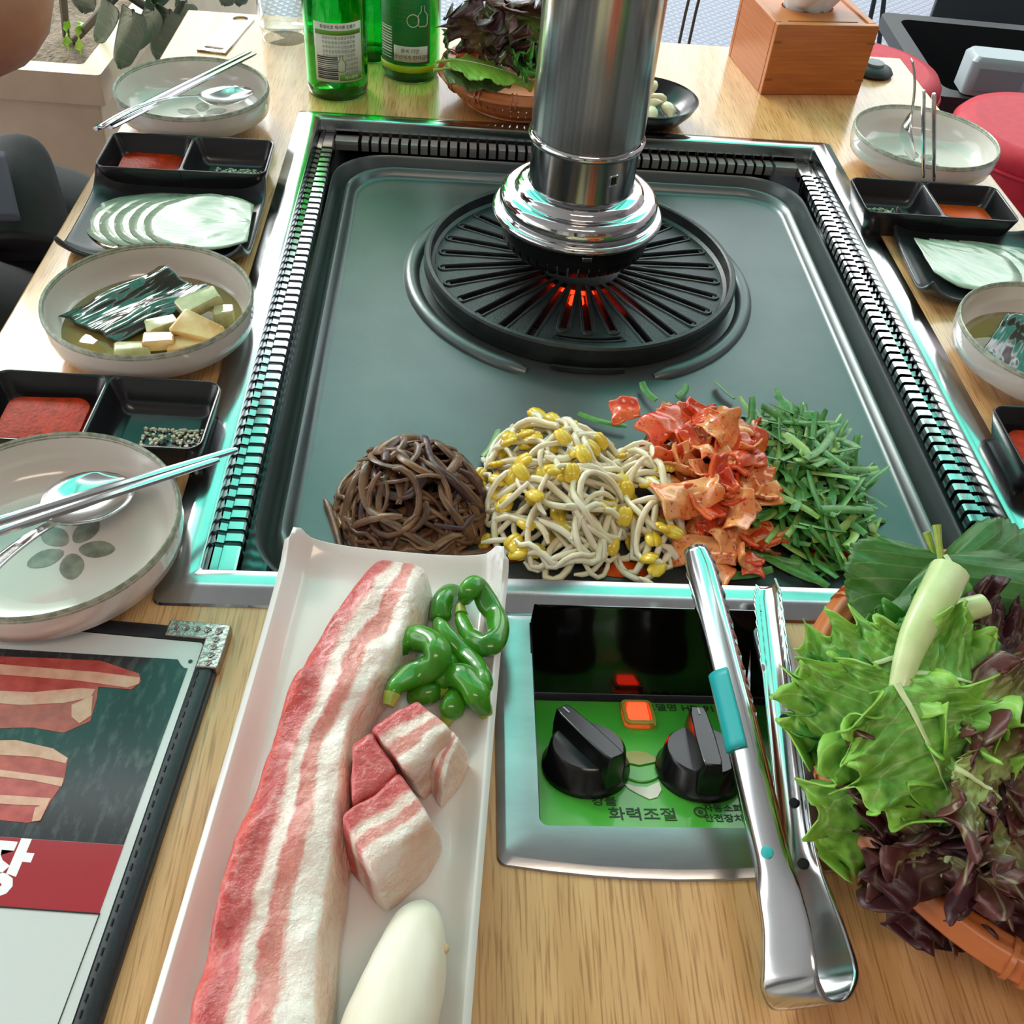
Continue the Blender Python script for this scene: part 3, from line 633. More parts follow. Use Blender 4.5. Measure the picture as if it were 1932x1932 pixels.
paste('chili_sauce', 'orange chili sauce in the right black dish', 'sauce', (d3[0]+.033, d3[1]-.003), .050, .042, .0065, 'sauce2', 5)
grains('seasoned_salt', 'greenish salt in the right black dish', (d3[0]-.038, d3[1]+.004), .036, .02, 'salt2', 150, 6)
d4 = (.3170, .1360); dish('black sauce dish cut off by the right edge', d4, .1360, .0660, .5, rad(-1.0))
paste('chili_sauce', 'red chili sauce in the dish at the right edge', 'sauce', (d4[0]-.033, d4[1]-.001), .050, .045, .0095, 'sauce', 8)

def curled_plate(name, label, cat, c, sx, sy, lift, mm, rz=0, side=.5, thick=.004, rc=.012, group=None, z0=.0045):
    """square plate whose ends curl upwards"""
    o = thing(name, label, cat, (c[0], c[1], T), rz, group); k = MB(); n = 30
    def fn(u, v):
        x, y = 2*u-1, 2*v-1
        # squircle corners
        e = 1-.035*(abs(x*y))**6; X, Y = x*e*sx/2, y*e*sy/2
        ex, ey = max(0, (abs(x)-.62)/.38), max(0, (abs(y)-.62)/.38)
        z = z0+lift*(ex**2*(.55+.45*abs(y)**3)*side+ey**2*(.45+.55*abs(x)**3))
        return (X, Y, z)
    k.grid(n, n, fn); k.obj('plate_body', m[mm], o, solid=thick, bevel=.0015, ang=180)
    f = MB(); f.loops([rr(-sx*.3, sx*.3, -sy*.3, sy*.3, .01, z) for z in (0, z0-thick+.0008)], True, True, True); f.obj('foot', m[mm], o); return o
pL = (-.3305, .3790); curled_plate('square_plate', 'black square plate of shiny radish sheets, left', 'plate', pL, .136, .118, .012, 'blackplate', rad(.6), .7, group='black square plates')
pR = (.3310, .3760); curled_plate('square_plate', 'black square plate of matt radish sheets, right', 'plate', pR, .134, .120, .012, 'blackplate', rad(-4), .7, group='black square plates')
ordn = ['lowest', 'second', 'third', 'fourth', 'topmost']
def radish(c, r, z, rz, label, a0, a1, flip=1, sc_=1.0, apex=0):
    k = MB(); n = 40
    lp = [(r*cos(lerp(a0, a1, i/n)), r*sc_*sin(lerp(a0, a1, i/n))) for i in range(n+1)]
    def fn(u, v):
        i = min(n, int(round(v*n))); x, y = lp[i]; q = u
        cx, cy = (-apex*r, 0) if apex else ((lp[0][0]+lp[-1][0])/2, (lp[0][1]+lp[-1][1])/2)
        X, Y = lerp(cx, x, q), lerp(cy, y, q)
        return (X, Y, .0014*N.noise(V((X*60, Y*60, z*900)))+.0006*N.noise(V((X*180, Y*180, 2))))
    k.grid(10, n, fn); o = k.obj('radish_sheet', m['radish'], loc=(c[0], c[1], T+z), rot=(0, 0, rz), solid=.0011, ang=180)
    return tag(o, label, 'radish slice')
for i in range(5):
    radish((pL[0]-.016+.0115*i, pL[1]+.002-.002*i), .048-.0005*i, .0062+.0016*i, rad(4), f'{ordn[i]} of five radish sheets on the left black plate', rad(42), rad(318), sc_=.92)
for i in range(4):
    radish((pR[0]+.030-.0150*i, pR[1]+.004-.003*i), .040, .0062+.0016*i, rad(-48), ['lowest', 'second', 'third', 'topmost'][i]+' of four radish sheets on the right black plate', rad(-112), rad(112), sc_=.95, apex=1.35)
k = MB(); k.loops([[(x*1.0, y, z) for x, y, z in rr(-.046*f, .044*f, -.041*f, .037*f, .02*f, z)] for f, z in ((1, 0), (.985, .0012), (.5, .0014))], True, False, True)
tag(k.obj('brine', m['broth'], loc=(pL[0]-.004, pL[1]-.001, T+.0048)), 'clear brine pooled under the left radish sheets', 'brine')

def spoon(label, P0, P1, h0, h1, bowl_l=.052, bowl_w=.039, hw=.008, roll=0, mm='cutlery', ornate=True):
    """P0 middle of the bowl end, P1 handle end; points in the room"""
    A, B = V(P0), V(P1); L = (B-A).length; ax = (B-A).normalized(); sd = ax.cross(V((0, 0, 1))).normalized(); up = sd.cross(ax)
    if roll: Rm = Mx.Rotation(roll, 3, ax); sd, up = Rm@sd, Rm@up
    o = thing('spoon', label, 'spoon', A)
    k = MB(); nu, nv = 44, 10
    def wid(t):
        s_ = t*L
        if s_ < bowl_l:
            q = s_/bowl_l; return max(.0012, bowl_w/2*(sin(pi*min(1, q**.8*.97+.015)))**.6) if q < .93 else lerp(bowl_w/2*.42, hw*.3, (q-.93)/.07)
        return lerp(hw*.30, hw*.5, min(1, (s_-bowl_l)/(L*.5)))
    def fn(u, v):
        s_ = u*L; y = (2*v-1); wd = wid(u); q = s_/bowl_l
        dep = -.0085*(sin(pi*min(1, q)))**.8*(1-y*y) if q < 1 else -.0004*(1-y*y)
        arch = .010*sin(pi*min(1, max(0, (q-.75)/2.2)))
        return ax*s_+sd*(y*wd)+up*(dep+arch)
    k.grid(nu, nv, fn); k.obj('spoon_body', m[mm], o, solid=.0012, ang=180)
    if ornate:
        g = MB(); g.grid(8, 2, lambda u, v: fn(lerp(.74, .98, u), .14+.72*v)+up*.0007); g.obj('handle_pattern', m['ornate'], o, solid=.0005)
    return o
def chopstick(label, P0, P1, r0=.0031, r1=.0023, group=None, flat=.65):
    A, B = V(P0), V(P1); k = MB(); k.tube([V((0, 0, 0)), (B-A)*.02, (B-A)*.45, (B-A)*.97, B-A], [r0*.8, r0, r0*.92, r1, r1*.7], 8, flat=flat)
    return tag(k.obj('chopstick', m['cutlery'], loc=A, ang=30), label, 'chopstick', group)
spoon('steel spoon lying face up in the near left bowl', at(212, 893, .0185), at(-30, 1125, .045), 0, 0, bowl_l=.060, bowl_w=.046)
spoon('steel spoon resting face down in the far left bowl', at(466, 166, .024), at(190, 246, .0415), 0, 0, bowl_l=.060, bowl_w=.044, roll=rad(6))
spoon('ornate handled spoon standing in the right bowl', at(1722, 300, .014), at(1698, 120, .098), 0, 0, bowl_l=.045, bowl_w=.034)
chopstick('thicker ended upper steel chopstick across the near left bowl', at(-60, 1000, .0415), at(447, 848, .0400), group='steel chopsticks')
chopstick('lower steel chopstick across the near left bowl', at(-60, 1022, .0415), at(413, 867, .0400), group='steel chopsticks')
chopstick('left upper steel chopstick over the far left bowl', at(180, 243, .0420), at(473, 97, .0400), group='steel chopsticks')
chopstick('right lower steel chopstick over the far left bowl', at(208, 240, .0420), at(482, 101, .0400), group='steel chopsticks')
chopstick('left of two upright steel chopsticks in the right dish', at(1742, 170, .1005), at(1742, 335, .0295), .0028, .0022, 'steel chopsticks')
chopstick('right of two upright steel chopsticks in the right dish', at(1762, 176, .1005), at(1762, 341, .0295), .0028, .0022, 'steel chopsticks')

# pickled leaf bowls
def broth(label, c, r=.0585, z=.0145):
    k = MB(); k.lathe([(r*.86, -.006), (r, 0), (r*.99, .0004), (0, .0002)], 60); return tag(k.obj('soy_broth', m['broth'], loc=(c[0], c[1], T+z)), label, 'broth')
broth('yellowish soy broth in the left pickle bowl', b2c); broth('soy broth in the pickle bowl at the right edge', b4c)
def kelp(label, pts, z, seed, fold=.008, nf=1.6):
    """pts: four corners of the sheet (room xy)"""
    a, b, c, d = [V((p[0], p[1], 0)) for p in pts]; ctr = (a+b+c+d)/4; k = MB()
    def fn(u, v):
        P = (a.lerp(b, u)).lerp(d.lerp(c, u), v)-ctr; e = sin(pi*u)*.3+.7
        zz = fold*.30*sin(v*nf*2*pi+.6*sin(u*4))*(.3+.7*u)+.003*N.noise(P*38+V((seed, 0, 0)))+.0011*N.noise(V((v*26, u*4, seed)))+.008*max(0, u-.75)*(1-v)*2+lerp(z[0], z[1], u)*1.0
        wob = .0035*N.noise(V((u*4, v*4, seed))); return (P.x+wob, P.y+wob, zz)
    k.grid(44, 44, fn); o = k.obj('pickled_leaf', m['kelp'], loc=(ctr.x, ctr.y, T), solid=.0008, ang=180)
    return tag(o, label, 'pickled leaf')
kelp('dark green pickled leaf folded in the left bowl', [at(108, 588, .022), at(300, 500, .029), at(405, 560, .022), at(225, 646, .018)], (.0185, .0250), 3)
kelp('dark green pickled leaf in the bowl at the right edge', [at(1848, 668, .024), at(1900, 590, .03), at(2030, 620, .028), at(2010, 730, .02)], (.019, .026), 5, .008, 1.6)
def chunk(label, px, py, h, sx, sy, sz, rz, mm, tilt=(0, 0)):
    P = at(px, py, h); k = MB(); n = 4; R = random.Random(px)
    t_ = R.uniform(.55, .95)
    k.loops([[(x*f*(1+.12*sin(7*y/sy+px)), y*f*(t_ if x > 0 else 1), z+.0012*sin(9*x/sx+px)) for x, y, _ in rr(-sx/2, sx/2, -sy/2, sy/2, min(sx, sy)*.12, 0, 3)] for z, f in ((-sz/2, .92), (-sz*.4, 1), (sz*.4, .98), (sz/2, .9))], True, True, True)
    return tag(k.obj('radish_chunk', m[mm], loc=P, rot=(tilt[0], tilt[1], rz), ang=35), label, 'pickle chunk')
chunk('greenish pickled radish wedge on top of the pickled leaf', 376, 572, .027, .026, .015, .009, rad(35), 'daikon2', (.2, -.2))
chunk('shiny white pickle cube at the right of the left bowl', 423, 594, .021, .015, .013, .011, rad(10), 'daikon2')
chunk('large flat tan radish piece in the left bowl', 375, 622, .025, .030, .021, .006, rad(-20), 'daikon', (.25, .1))
chunk('small tan radish piece at the front of the left bowl', 300, 646, .021, .018, .012, .008, rad(8), 'daikon')
chunk('tan radish piece low beside the front rim of the bowl', 350, 652, .019, .022, .012, .007, rad(20), 'daikon', (.1, 0))
chunk('pale striped pickle piece under the large tan radish', 305, 615, .021, .020, .014, .007, rad(25), 'daikon2')
chunk('white sliced pickle at the front of the left bowl', 250, 660, .019, .020, .010, .006, rad(12), 'daikon2')

# ------------------------------------------------------------------ garlic dish
gd = (.0770, .6380); o = thing('garlic_dish', 'small ribbed black bowl of garlic behind the pipe', 'dish', (gd[0], gd[1], T))
pr = [(0, .004), (.022, .004), (.032, .008)]
for i in range(7): r_ = .032+.0165*i/6; z_ = .008+.014*(i/6)**1.3; pr += [(r_, z_), (r_+.0009, z_+.0014)]
pr += [(.0498, .0245), (.0510, .0240), (.047, .016), (.038, .006), (.026, .001), (.022, 0), (0, 0)]
k = MB(); k.lathe(pr, 72); k.obj('dish_body', m['black'], o, ang=50)
R = random.Random(4); n_ = 0
for i in range(13):
    lay = i//6; a = i*2.4; rr_ = (.024 if lay == 0 else .013) if i < 12 else 0
    P = V((gd[0]-.002+rr_*cos(a), gd[1]-.002+rr_*sin(a), T+.0125+.0095*lay+(.004 if lay == 0 else 0)+(0.002 if i == 12 else 0)))
    k = MB(); L = .021; pth = [V((-L/2+L*t, .0025*sin(pi*t), 0)) for t in [j/8 for j in range(9)]]; rs = [.0015, .0048, .0062, .0066, .0064, .0056, .0042, .0026, .0012]
    k.tube(pth, rs, 10, flat=.72); tag(k.obj('garlic_clove', m['garlic'], loc=P, rot=(R.uniform(-.4, .4), R.uniform(-.5, .5) if i != 11 else -1.0, R.uniform(0, 6.28)), ang=60), 'peeled garlic clove heaped in the ribbed black bowl', 'garlic', 'garlic cloves in the black bowl')

# ------------------------------------------------------------------ bottles
def bottle(label, c, mm, rz=0, h=.205, r=.0300):
    o = thing('soju_bottle', label, 'bottle', (c[0], c[1], T), rz, 'green glass bottles')
    prof = [(0, .004), (r*.7, .0025), (r*.86, 0), (r*.97, .003), (r, .010), (r, .100), (r*.97, .112), (r*.82, .128), (r*.58, .145), (r*.42, .160), (r*.38, .180), (r*.38, .190), (r*.45, .192), (r*.45, .198), (r*.38, .200), (r*.38, h)]
    inner = [(q*.92 if q else 0, z+.003) for q, z in prof[::-1][1:]]
    k = MB(); k.lathe(prof+inner, 56); k.obj('glass_body', m[mm], o, ang=60)
    q = MB(); q.lathe([(r*.40, h-.004), (r*.47, h-.003), (r*.47, h+.008), (r*.40, h+.009), (0, h+.009)], 32); q.obj('cap', m['cutlery'], o); return o
def wrap(o, name, r, a0, a1, z0, z1, mm, t=.00025):
    k = MB(); n = 18; k.grid(n, 2, lambda u, v: ((r)*cos(lerp(a0, a1, u)), r*sin(lerp(a0, a1, u)), lerp(z0, z1, v))); return k.obj(name, mm, o, solid=t, soff=1, ang=180)
def wtext(o, s, size, r, ac, z, mm, bold=0):
    def mp(p): a = ac+p.x/r; return V(((r+.0001+p.z)*cos(a), (r+.0001+p.z)*sin(a), z+p.y))
    return text('label_print', s, size, mm, o, ext=.00005, map=mp, bold=bold)
m['lab'] = mat('label_paper', '#d9e2d2', .5); m['lgreen'] = mat('label_green', '#5d9a1f', .5); m['ldg'] = mat('label_dark_green', '#0b8a3e', .45); m['lgrey'] = mat('label_grey_print', '#8a9a86', .6); m['lblack'] = mat('barcode_black', '#2a2f33', .6); m['lit_liquid'] = mat('lit_liquid_green', '#a8cf12', .4)
bt1 = bottle('green soju bottle with white back label, front left', (-.2276, .6625), 'bottle'); r_ = .0302
ac = rad(-78); hw = rad(46)
wrap(bt1, 'label', r_, ac-hw, ac+hw, .020, .074, m['lab'])['label'] = 'white back label with barcode'
wrap(bt1, 'label_or_lit_band', r_+.0003, ac-hw+.06, ac+hw-.06, .0635, .0675, m['lgreen'])
wrap(bt1, 'label_or_lit_band', r_+.0003, ac-.02, ac+hw-.05, .0215, .0270, m['lgreen'])
wtext(bt1, '환경보호 재사용 빈용기', .0036, r_+.0003, ac, .0705, m['lblack'])
for i in range(9): wtext(bt1, ''.join(R0.choice('소주원료명정제수주정과당비용기보증금') for _ in range(11)) if i < 5 else ''.join(R0.choice('소주원료명정제수') for _ in range(5)), .0032, r_+.0003, ac if i < 5 else ac+.40, .0608-.0041*i, m['lgrey'])
for i in range(12): wrap(bt1, 'barcode_bar', r_+.0003, ac-hw+.08, ac-.06, .0228+.0018*i, .0228+.0018*i+R0.choice((.0005, .0008, .0012)), m['lblack'], .0001)
wtext(bt1, '재사용병', .0038, r_+.0006, ac+.36, .0242, m['lab'])
def icon(o, r, ac, z, s_, mm):
    pts = [(-.32, -1), (.32, -1), (.5, -.8), (.5, .1), (.18, .5), (.18, 1), (-.18, 1), (-.18, .5), (-.5, .1), (-.5, -.8), (-.32, -1)]
    k = MB(); k.tube([((r)*cos(ac+x*s_/r), (r)*sin(ac+x*s_/r), z+y*s_) for x, y in pts], .0004, 5); k.obj('bottle_icon', mm, o)
icon(bt1, r_+.0004, ac+.05, .0375, .0075, m['lgreen'])
bt2 = bottle('green soju bottle with dark label and warning box, right', (-.1585, .7175), 'bottle', h=.205)
ac = rad(-100); wrap(bt2, 'label', r_, ac-rad(60), ac+rad(52), .020, .110, m['ldg'])['label'] = 'green front label'
wrap(bt2, 'label_box', r_+.0003, ac-.35, ac+.80, .0225, .0375, m['lab']); wtext(bt2, '⑲세 미만', .0048, r_+.0006, ac+.2, .0330, m['lblack']); wtext(bt2, '청소년에게 판매금지', .0048, r_+.0006, ac+.2, .0268, m['lblack'])
for i in range(12): wrap(bt2, 'barcode_bar', r_+.0003, ac-.95, ac-.42, .0240+.0026*i, .0240+.0026*i+R0.choice((.0007, .0011, .0015)), m['lab'], .0001)
icon(bt2, r_+.0005, ac+.62, .066, .0095, m['lab']); k = MB(); k.tube([((r_+.0004)*cos(ac+.30+.0058*cos(t)/r_), (r_+.0004)*sin(ac+.30+.0058*cos(t)/r_), .062+.0058*sin(t)) for t in [2*pi*j/20 for j in range(21)]], .0005, 5); k.obj('cup_icon', m['lab'], bt2)
for i in range(5): wtext(bt2, ''.join(R0.choice('소주원료명정제수주정과당') for _ in range(9)), .0036, r_+.0003, ac-.05, .058-.0044*i+.02, m['lgreen'])
wrap(bt2, 'label_or_lit_band', r_, ac-rad(70), ac+rad(70), .0115, .0180, m['lit_liquid'])  # yellow-green band painted on for light in the liquid at the bottom
bottle('green soju bottle standing behind the other two', (-.2040, .7640), 'bottle')
# glass cup
gc = at(538, 72, 0); o = thing('drinking_glass', 'clear drinking glass at the back left', 'glass', (gc.x, gc.y, T))
k = MB(); k.lathe([(0, .0), (.0225, 0), (.0245, .001), (.0255, .006), (.030, .095), (.0295, .0955), (.0285, .095), (.0240, .014), (.020, .0115), (0, .011)], 48); k.obj('glass_body', m['glass'], o, ang=60)
# bottle opener
P0, P1 = at(398, 98, .0012), at(462, 28, .0012); ax = (P1-P0); Lo = ax.length; an = math.atan2(ax.y, ax.x)
hw = .0150; lp = [(0, -hw), (Lo*.25, -hw*1.0), (Lo*.6, -hw*.94)]+[(Lo-hw*.9+hw*.9*cos(t), hw*.95*sin(t)) for t in [-pi/2+pi*i/12 for i in range(13)]]+[(Lo*.6, hw*.94), (Lo*.25, hw), (0, hw)]
ho = [(Lo-hw*1.0+.0085*cos(t), .0085*sin(t)) for t in [2*pi*i/20 for i in range(20)]][::-1]; ho2 = [(x+.010, y) for x, y, z in rr(-.003, .003, -.010, .010, .0028, 0)][::-1]
tag(curve2d('bottle_opener', [lp, ho, ho2], m['cutlery'], .0009, loc=P0, rot=(0, 0, an)), 'flat steel bottle opener lying at the back left corner', 'bottle opener')

# ------------------------------------------------------------------ tissue box
tb = thing('tissue_box', 'bamboo tissue box with sliding lid on the table', 'box', (.2135, .7201, T), rad(8))
W_, D_, H_ = .1125, .112, .0715
def bx(name, c, d, mm='bamboo', par=tb, bev=.0012): k = MB(); k.box(c, d); return k.obj(name, m[mm], par, smooth=False, bevel=bev)
t_ = .008
bx('front_board', (W_/2, t_/2, H_/2), (W_, t_, H_)); bx('back_board', (W_/2, D_-t_/2, H_/2), (W_, t_, H_)); bx('side_board', (t_/2, D_/2, H_/2), (t_, D_-2*t_, H_)); bx('side_board', (W_-t_/2, D_/2, H_/2), (t_, D_-2*t_, H_)); bx('bottom_board', (W_/2, D_/2, .003), (W_-2*t_, D_-2*t_, .006))
for z in (.054, .016):
    for x in (.0045, W_-.0045): bx('finger_joint', (x, .0002, z), (.009, .0012, .0022), 'bamboo_d', bev=.0002)
el = [(W_/2+.029*cos(t), D_/2+.004+.020*sin(t)) for t in [2*pi*i/28 for i in range(28)]][::-1]
curve2d('lid', [[(t_*.9, t_*.9), (W_-t_*.9, t_*.9), (W_-t_*.9, D_-t_), (t_*.9, D_-t_)], el], m['bamboo'], .0022, tb, (0, 0, H_-.0042))
bx('lid_groove', (W_/2, .016, H_-.0018), (W_-.035, .0016, .0006), 'bamboo_d', bev=.0002)
k = MB(); R = random.Random(9)
def tf(u, v):
    a = 2*pi*u; r1 = lerp(.020, .034, v)*(1+.25*sin(3*a+1)*v); return (W_/2+r1*cos(a)*1.15, D_/2+.004+r1*.62*sin(a), H_-.008+.036*v+.009*sin(4*a)*v+.006*N.noise(V((cos(a)*2, sin(a)*2, v*3))))
k.grid(40, 10, tf, closeu=True); tag(k.obj('tissue', m['tissue'], loc=tb.location, rot=(0, 0, rad(8)), solid=.0004, ang=180), 'white tissue pulled up from the bamboo box', 'tissue')
P = at(1648, 128, .006); k = MB(); k.lathe([(0, .010), (.012, .0098), (.020, .007), (.023, .003), (.0215, 0), (0, 0)], 40); o = thing('doorbell', 'small dark round call button beside the tissue box', 'call button', (P.x, P.y, T)); k.obj('base', m['blackp'], o); k = MB(); k.lathe([(.011, .0099), (.0105, .0125), (0, .0128)], 28); k.obj('button', m['greyp2'], o)

# ------------------------------------------------------------------ menu
mA = at(434, 1197, 0); mB = at(195, 1932, 0); mC = at(0, 1176, 0)
dv = (mB-mA).normalized(); ang_m = math.atan2(dv.y, dv.x)+pi/2
menu = thing('menu_book', 'black edged menu showing raw pork photos, left front', 'menu', (mA.x, mA.y, T), ang_m)
MW, MH = .20, .29
def ml(px, py, h=.005):
    P = at(px, py, h)-V((mA.x, mA.y, T)); c, s_ = cos(-ang_m), sin(-ang_m); return (c*P.x-s_*P.y, s_*P.x+c*P.y)
k = MB(); k.loops([rr(-MW, 0, -MH, 0, .004, .0), rr(-MW, 0, -MH, 0, .004, .0028), rr(-MW+.001, -.001, -MH+.001, -.001, .004, .0036)], True, True, True); k.obj('cover_board', m['leather'], menu, ang=40)
k = MB(); k.loops([rr(-MW+e, -e, -MH+e, -e, .004, z) for e, z in ((.0008, .0036), (.0015, .0050), (.003, .0056), (.0065, .0056), (.0085, .0048), (.0095, .0044))], True); k.obj('piped_edge', m['leather'], menu, ang=60)
st0 = None
for i in range(46):
    if st0 is None: k = MB(); k.box((0, 0, 0), (.0006, .003, .0005)); st0 = k.obj('stitch', m['blackp'], menu, loc=(-.0078, -.012-.0058*i, .0055), smooth=False)
    else: c = st0.copy(); COL.objects.link(c); c.location = (-.0078, -.012-.0058*i, .0055)
pg = curve2d('page', [[(-MW+.010, -.010), (-.0102, -.010), (-.0102, -MH+.01), (-MW+.01, -MH+.01)]], m['page'], .0002, menu, (0, 0, .0042))
def prt(name, pts, mm, z): return curve2d(name, [[ml(*p) for p in pts]], m[mm], .00008, pg, (0, 0, z))
nt = [(-60, 1219), (340, 1244)]+[(340+5*cos(t)-2, 1255-10*sin(t)) for t in ()]+[(342, 1252), (346, 1260), (354, 1262)]
prt('photo_print', [(-80, 1218), (335, 1243), (341, 1253), (347, 1259), (354, 1260), (233, 1593), (-80, 1572)], 'slate', .0003)
prt('red_band', [(-80, 1573), (233, 1594), (187, 1722), (-80, 1703)], 'pred', .0003)
prt('red_rule', [(-80, 1703), (187, 1722), (186, 1725), (-80, 1706)], 'pdark', .0004)
prt('rule_line', [(187, 1722), (189, 1722), (110, 1932), (60, 2050), (58, 2050), (108, 1932)], 'pdark', .0004)
k = MB(); k.lathe([(0, .0002), (.0011, .0002)], 14); x_, y_ = ml(359, 1247); k.obj('hole_mark', m['pdark'], pg, loc=(x_, y_, .0003))
for nm, pts, mm, z in (
 ('meat_print', [(-60, 1236), (70, 1240), (190, 1246), (262, 1270), (266, 1285), (248, 1300), (185, 1295), (182, 1320), (170, 1360), (120, 1382), (60, 1372), (-60, 1375)], 'pmeat', .0005),
 ('fat_print', [(-60, 1248), (60, 1258), (185, 1268), (264, 1278), (262, 1290), (240, 1297), (150, 1284), (40, 1275), (-60, 1268)], 'pfat', .0007),
 ('fat_print', [(-60, 1300), (60, 1306), (150, 1298), (180, 1300), (170, 1316), (120, 1326), (40, 1330), (-60, 1322)], 'pfat', .0007),
 ('fat_print', [(135, 1330), (175, 1312), (172, 1350), (150, 1365), (135, 1352)], 'pfat', .0008),
 ('meat_print', [(-60, 1398), (30, 1396), (100, 1412), (128, 1430), (120, 1475), (96, 1510), (76, 1548), (50, 1552), (-60, 1540)], 'pmeat', .0005),
 ('fat_print', [(-60, 1398), (30, 1396), (100, 1412), (128, 1430), (124, 1440), (70, 1428), (-60, 1420)], 'pfat', .0007),
 ('fat_print', [(-60, 1444), (60, 1460), (120, 1468), (116, 1484), (60, 1472), (-60, 1458)], 'pfat', .0007),
 ('fat_print', [(-60, 1496), (40, 1502), (96, 1506), (88, 1520), (30, 1518), (-60, 1512)], 'pfat', .0007),
 ('fat_print', [(66, 1524), (92, 1514), (76, 1548), (60, 1550)], 'pfat', .0008)):
    prt(nm, pts, mm, z)
x_, y_ = ml(-8, 1643); text('menu_lettering', '장', .0265, m['inkw'], pg, (x_, y_, .0004), (0, 0, rad(0)), bold=.0011)
k = MB(); k.loops([[(x, y, z) for z in (.0028, .0068, .0072)] for x, y in ((-.0305, .0006), (.0012, .0006))], False)
k = MB()
k.loops([rr(-.030, .0012, -.0085, .0012, .0012, z) for z in (-.0, .0066)], True, True, True); k.loops([rr(-.0095, .0013, -.026, .0012, .0012, z) for z in (-.0, .0067)], True, True, True); k.obj('metal_corner', m['ornate'], menu, bevel=.0006, ang=40)['label'] = 'ornate silver corner cap'
k = MB(); sc0 = None
for i in range(5):
    for (x, y) in ((-.026+.0055*i, -.0036), (-.0040, -.0235+.0048*i)):
        c_ = [((.0017-.00025*j*.35)*cos(j*.8), (.0017-.00025*j*.35)*sin(j*.8), 0) for j in range(14)]
        if sc0 is None: q = MB(); q.tube(c_, .00045, 5); sc0 = q.obj('scroll_relief', m['ornate'], menu, loc=(x, y, .0068))
        else: c = sc0.copy(); COL.objects.link(c); c.location = (x, y, .0068)
# ================================================================== platter, pork, peppers, mushroom
def rblock(nu, nv, nw, F, k=9, uvf=None, disp=None):
    """rounded block: F maps (a, b, c) in 0..1 to a point"""
    b = MB()
    def P(p):
        nrm = (abs(p[0])**k+abs(p[1])**k+abs(p[2])**k)**(1/k); q = [x/nrm for x in p]; a = [(x+1)/2 for x in q]
        pt = V(F(*a)); return pt if not disp else pt+disp(pt, a), (uvf(*a) if uvf else (a[0], a[1]))
    def side(n1, n2, mk, flip):
        base = len(b.v)
        for i in range(n1+1):
            for j in range(n2+1):
                r = P(mk(2*i/n1-1, 2*j/n2-1)); b.vert(r[0], r[1])
        for i in range(n1):
            for j in range(n2):
                q = (base+i*(n2+1)+j, base+(i+1)*(n2+1)+j, base+(i+1)*(n2+1)+j+1, base+i*(n2+1)+j+1); b.face(q[::-1] if flip else q)
    side(nu, nv, lambda s, t: (s, t, 1), False); side(nu, nv, lambda s, t: (s, t, -1), True)
    side(nu, nw, lambda s, t: (s, -1, t), False); side(nu, nw, lambda s, t: (s, 1, t), True)
    side(nv, nw, lambda s, t: (1, s, t), False); side(nv, nw, lambda s, t: (-1, s, t), True)
    return b
plat = thing('platter', 'long white rectangular platter of raw pork in front', 'platter', (-.1440, -.1240, T), rad(-4.6))
PW, PD = .1150, .3060
k = MB()
def pf(u, v):
    x, y = 2*u-1, 2*v-1
    ex, ey = max(0, (abs(x)-.80)/.20), max(0, (abs(y)-.88)/.12); e = 1-.02*abs(x*y)**10
    wav = .55+.45*abs(x)**4; z = .0100+.0125*ex**1.6*(.85+.15*abs(y)**6)+.0150*ey**1.5*wav+.004*abs(x)**12*abs(y)**20
    return (x*e*PW/2*(1-.03*(1-abs(y)**4)), y*PD/2*(1-.010*(1-x*x)), min(z, .0285))
k.grid(44, 70, pf); k.obj('platter_body', m['white'], plat, solid=.0042, bevel=.0018, ang=180)
k = MB(); k.loops([rr(-.036, .036, -.118, .118, .012, z) for z in (0, .0068)], True, True, True); k.obj('foot', m['white'], plat)
PZ = .0104
def slabF():
    Lp = [(700, 1024), (586, 1212), (547, 1284), (499, 1424), (451, 1545), (412, 1675), (383, 1791), (345, 1932), (318, 2060)]
    Rp = [(812, 1050), (762, 1178), (737, 1236), (687, 1309), (655, 1380), (640, 1500), (622, 1640), (603, 1752), (592, 1932), (586, 2060)]
    Ht = .0385
    LL = cr([at(x, y, Ht) for x, y in Lp], 8); RR = cr([at(x, y, Ht) for x, y in Rp], 8)
    def samp(C, t):
        f = t*(len(C)-1); i = min(int(f), len(C)-2); return C[i].lerp(C[i+1], f-i)
    def F(a, b, c):
        l, r = samp(LL, 1-b), samp(RR, 1-b); p = l.lerp(r, a); d = (r-l).normalized()
        zt = T+Ht+(.0025*sin(b*19)+.0015*sin(b*43+a*5))*(.6+.4*cos(a*9))-.003*(1-a)**2-.006*max(0, (b-.93)/.07)**2
        z = lerp(T+PZ+.0012, zt, c); p = p+d*((1-c)*(.010*a-.002))
        return V((p.x, p.y, z))
    return F
org = at(560, 1500, 0)
def pdisp(s_):
    def f(p, a):
        q = p*55; return V((N.noise(q+V((s_, 0, 0))), N.noise(q+V((0, s_, 3))), N.noise(q+V((5, 0, s_)))*(1 if a[2] > .3 else 0)))*.0014+V((0, 0, 1))*.0008*N.noise(p*190)*(1 if a[2] > .6 else 0)
    return f
F0 = slabF(); b = rblock(22, 110, 8, lambda a, b_, c: F0(a, b_, c)-org, 10, lambda a, b_, c: (a*(.93)+(.07 if a > .985 else 0), b_), None)
for i, p in enumerate(b.v):
    q = V(p)+org; dz = .0016*N.noise(q*60)+.0009*N.noise(q*190); w_ = max(0, min(1, (q.z-T-PZ-.004)/.01)); b.v[i] = (p[0]+.0012*N.noise(q*70+V((9, 0, 0))), p[1], p[2]+dz*w_)
slab_o = b.obj('pork_belly', pork, loc=org, weld=True, ang=60); tag(slab_o, 'long thick slab of raw pork belly on the platter', 'pork')
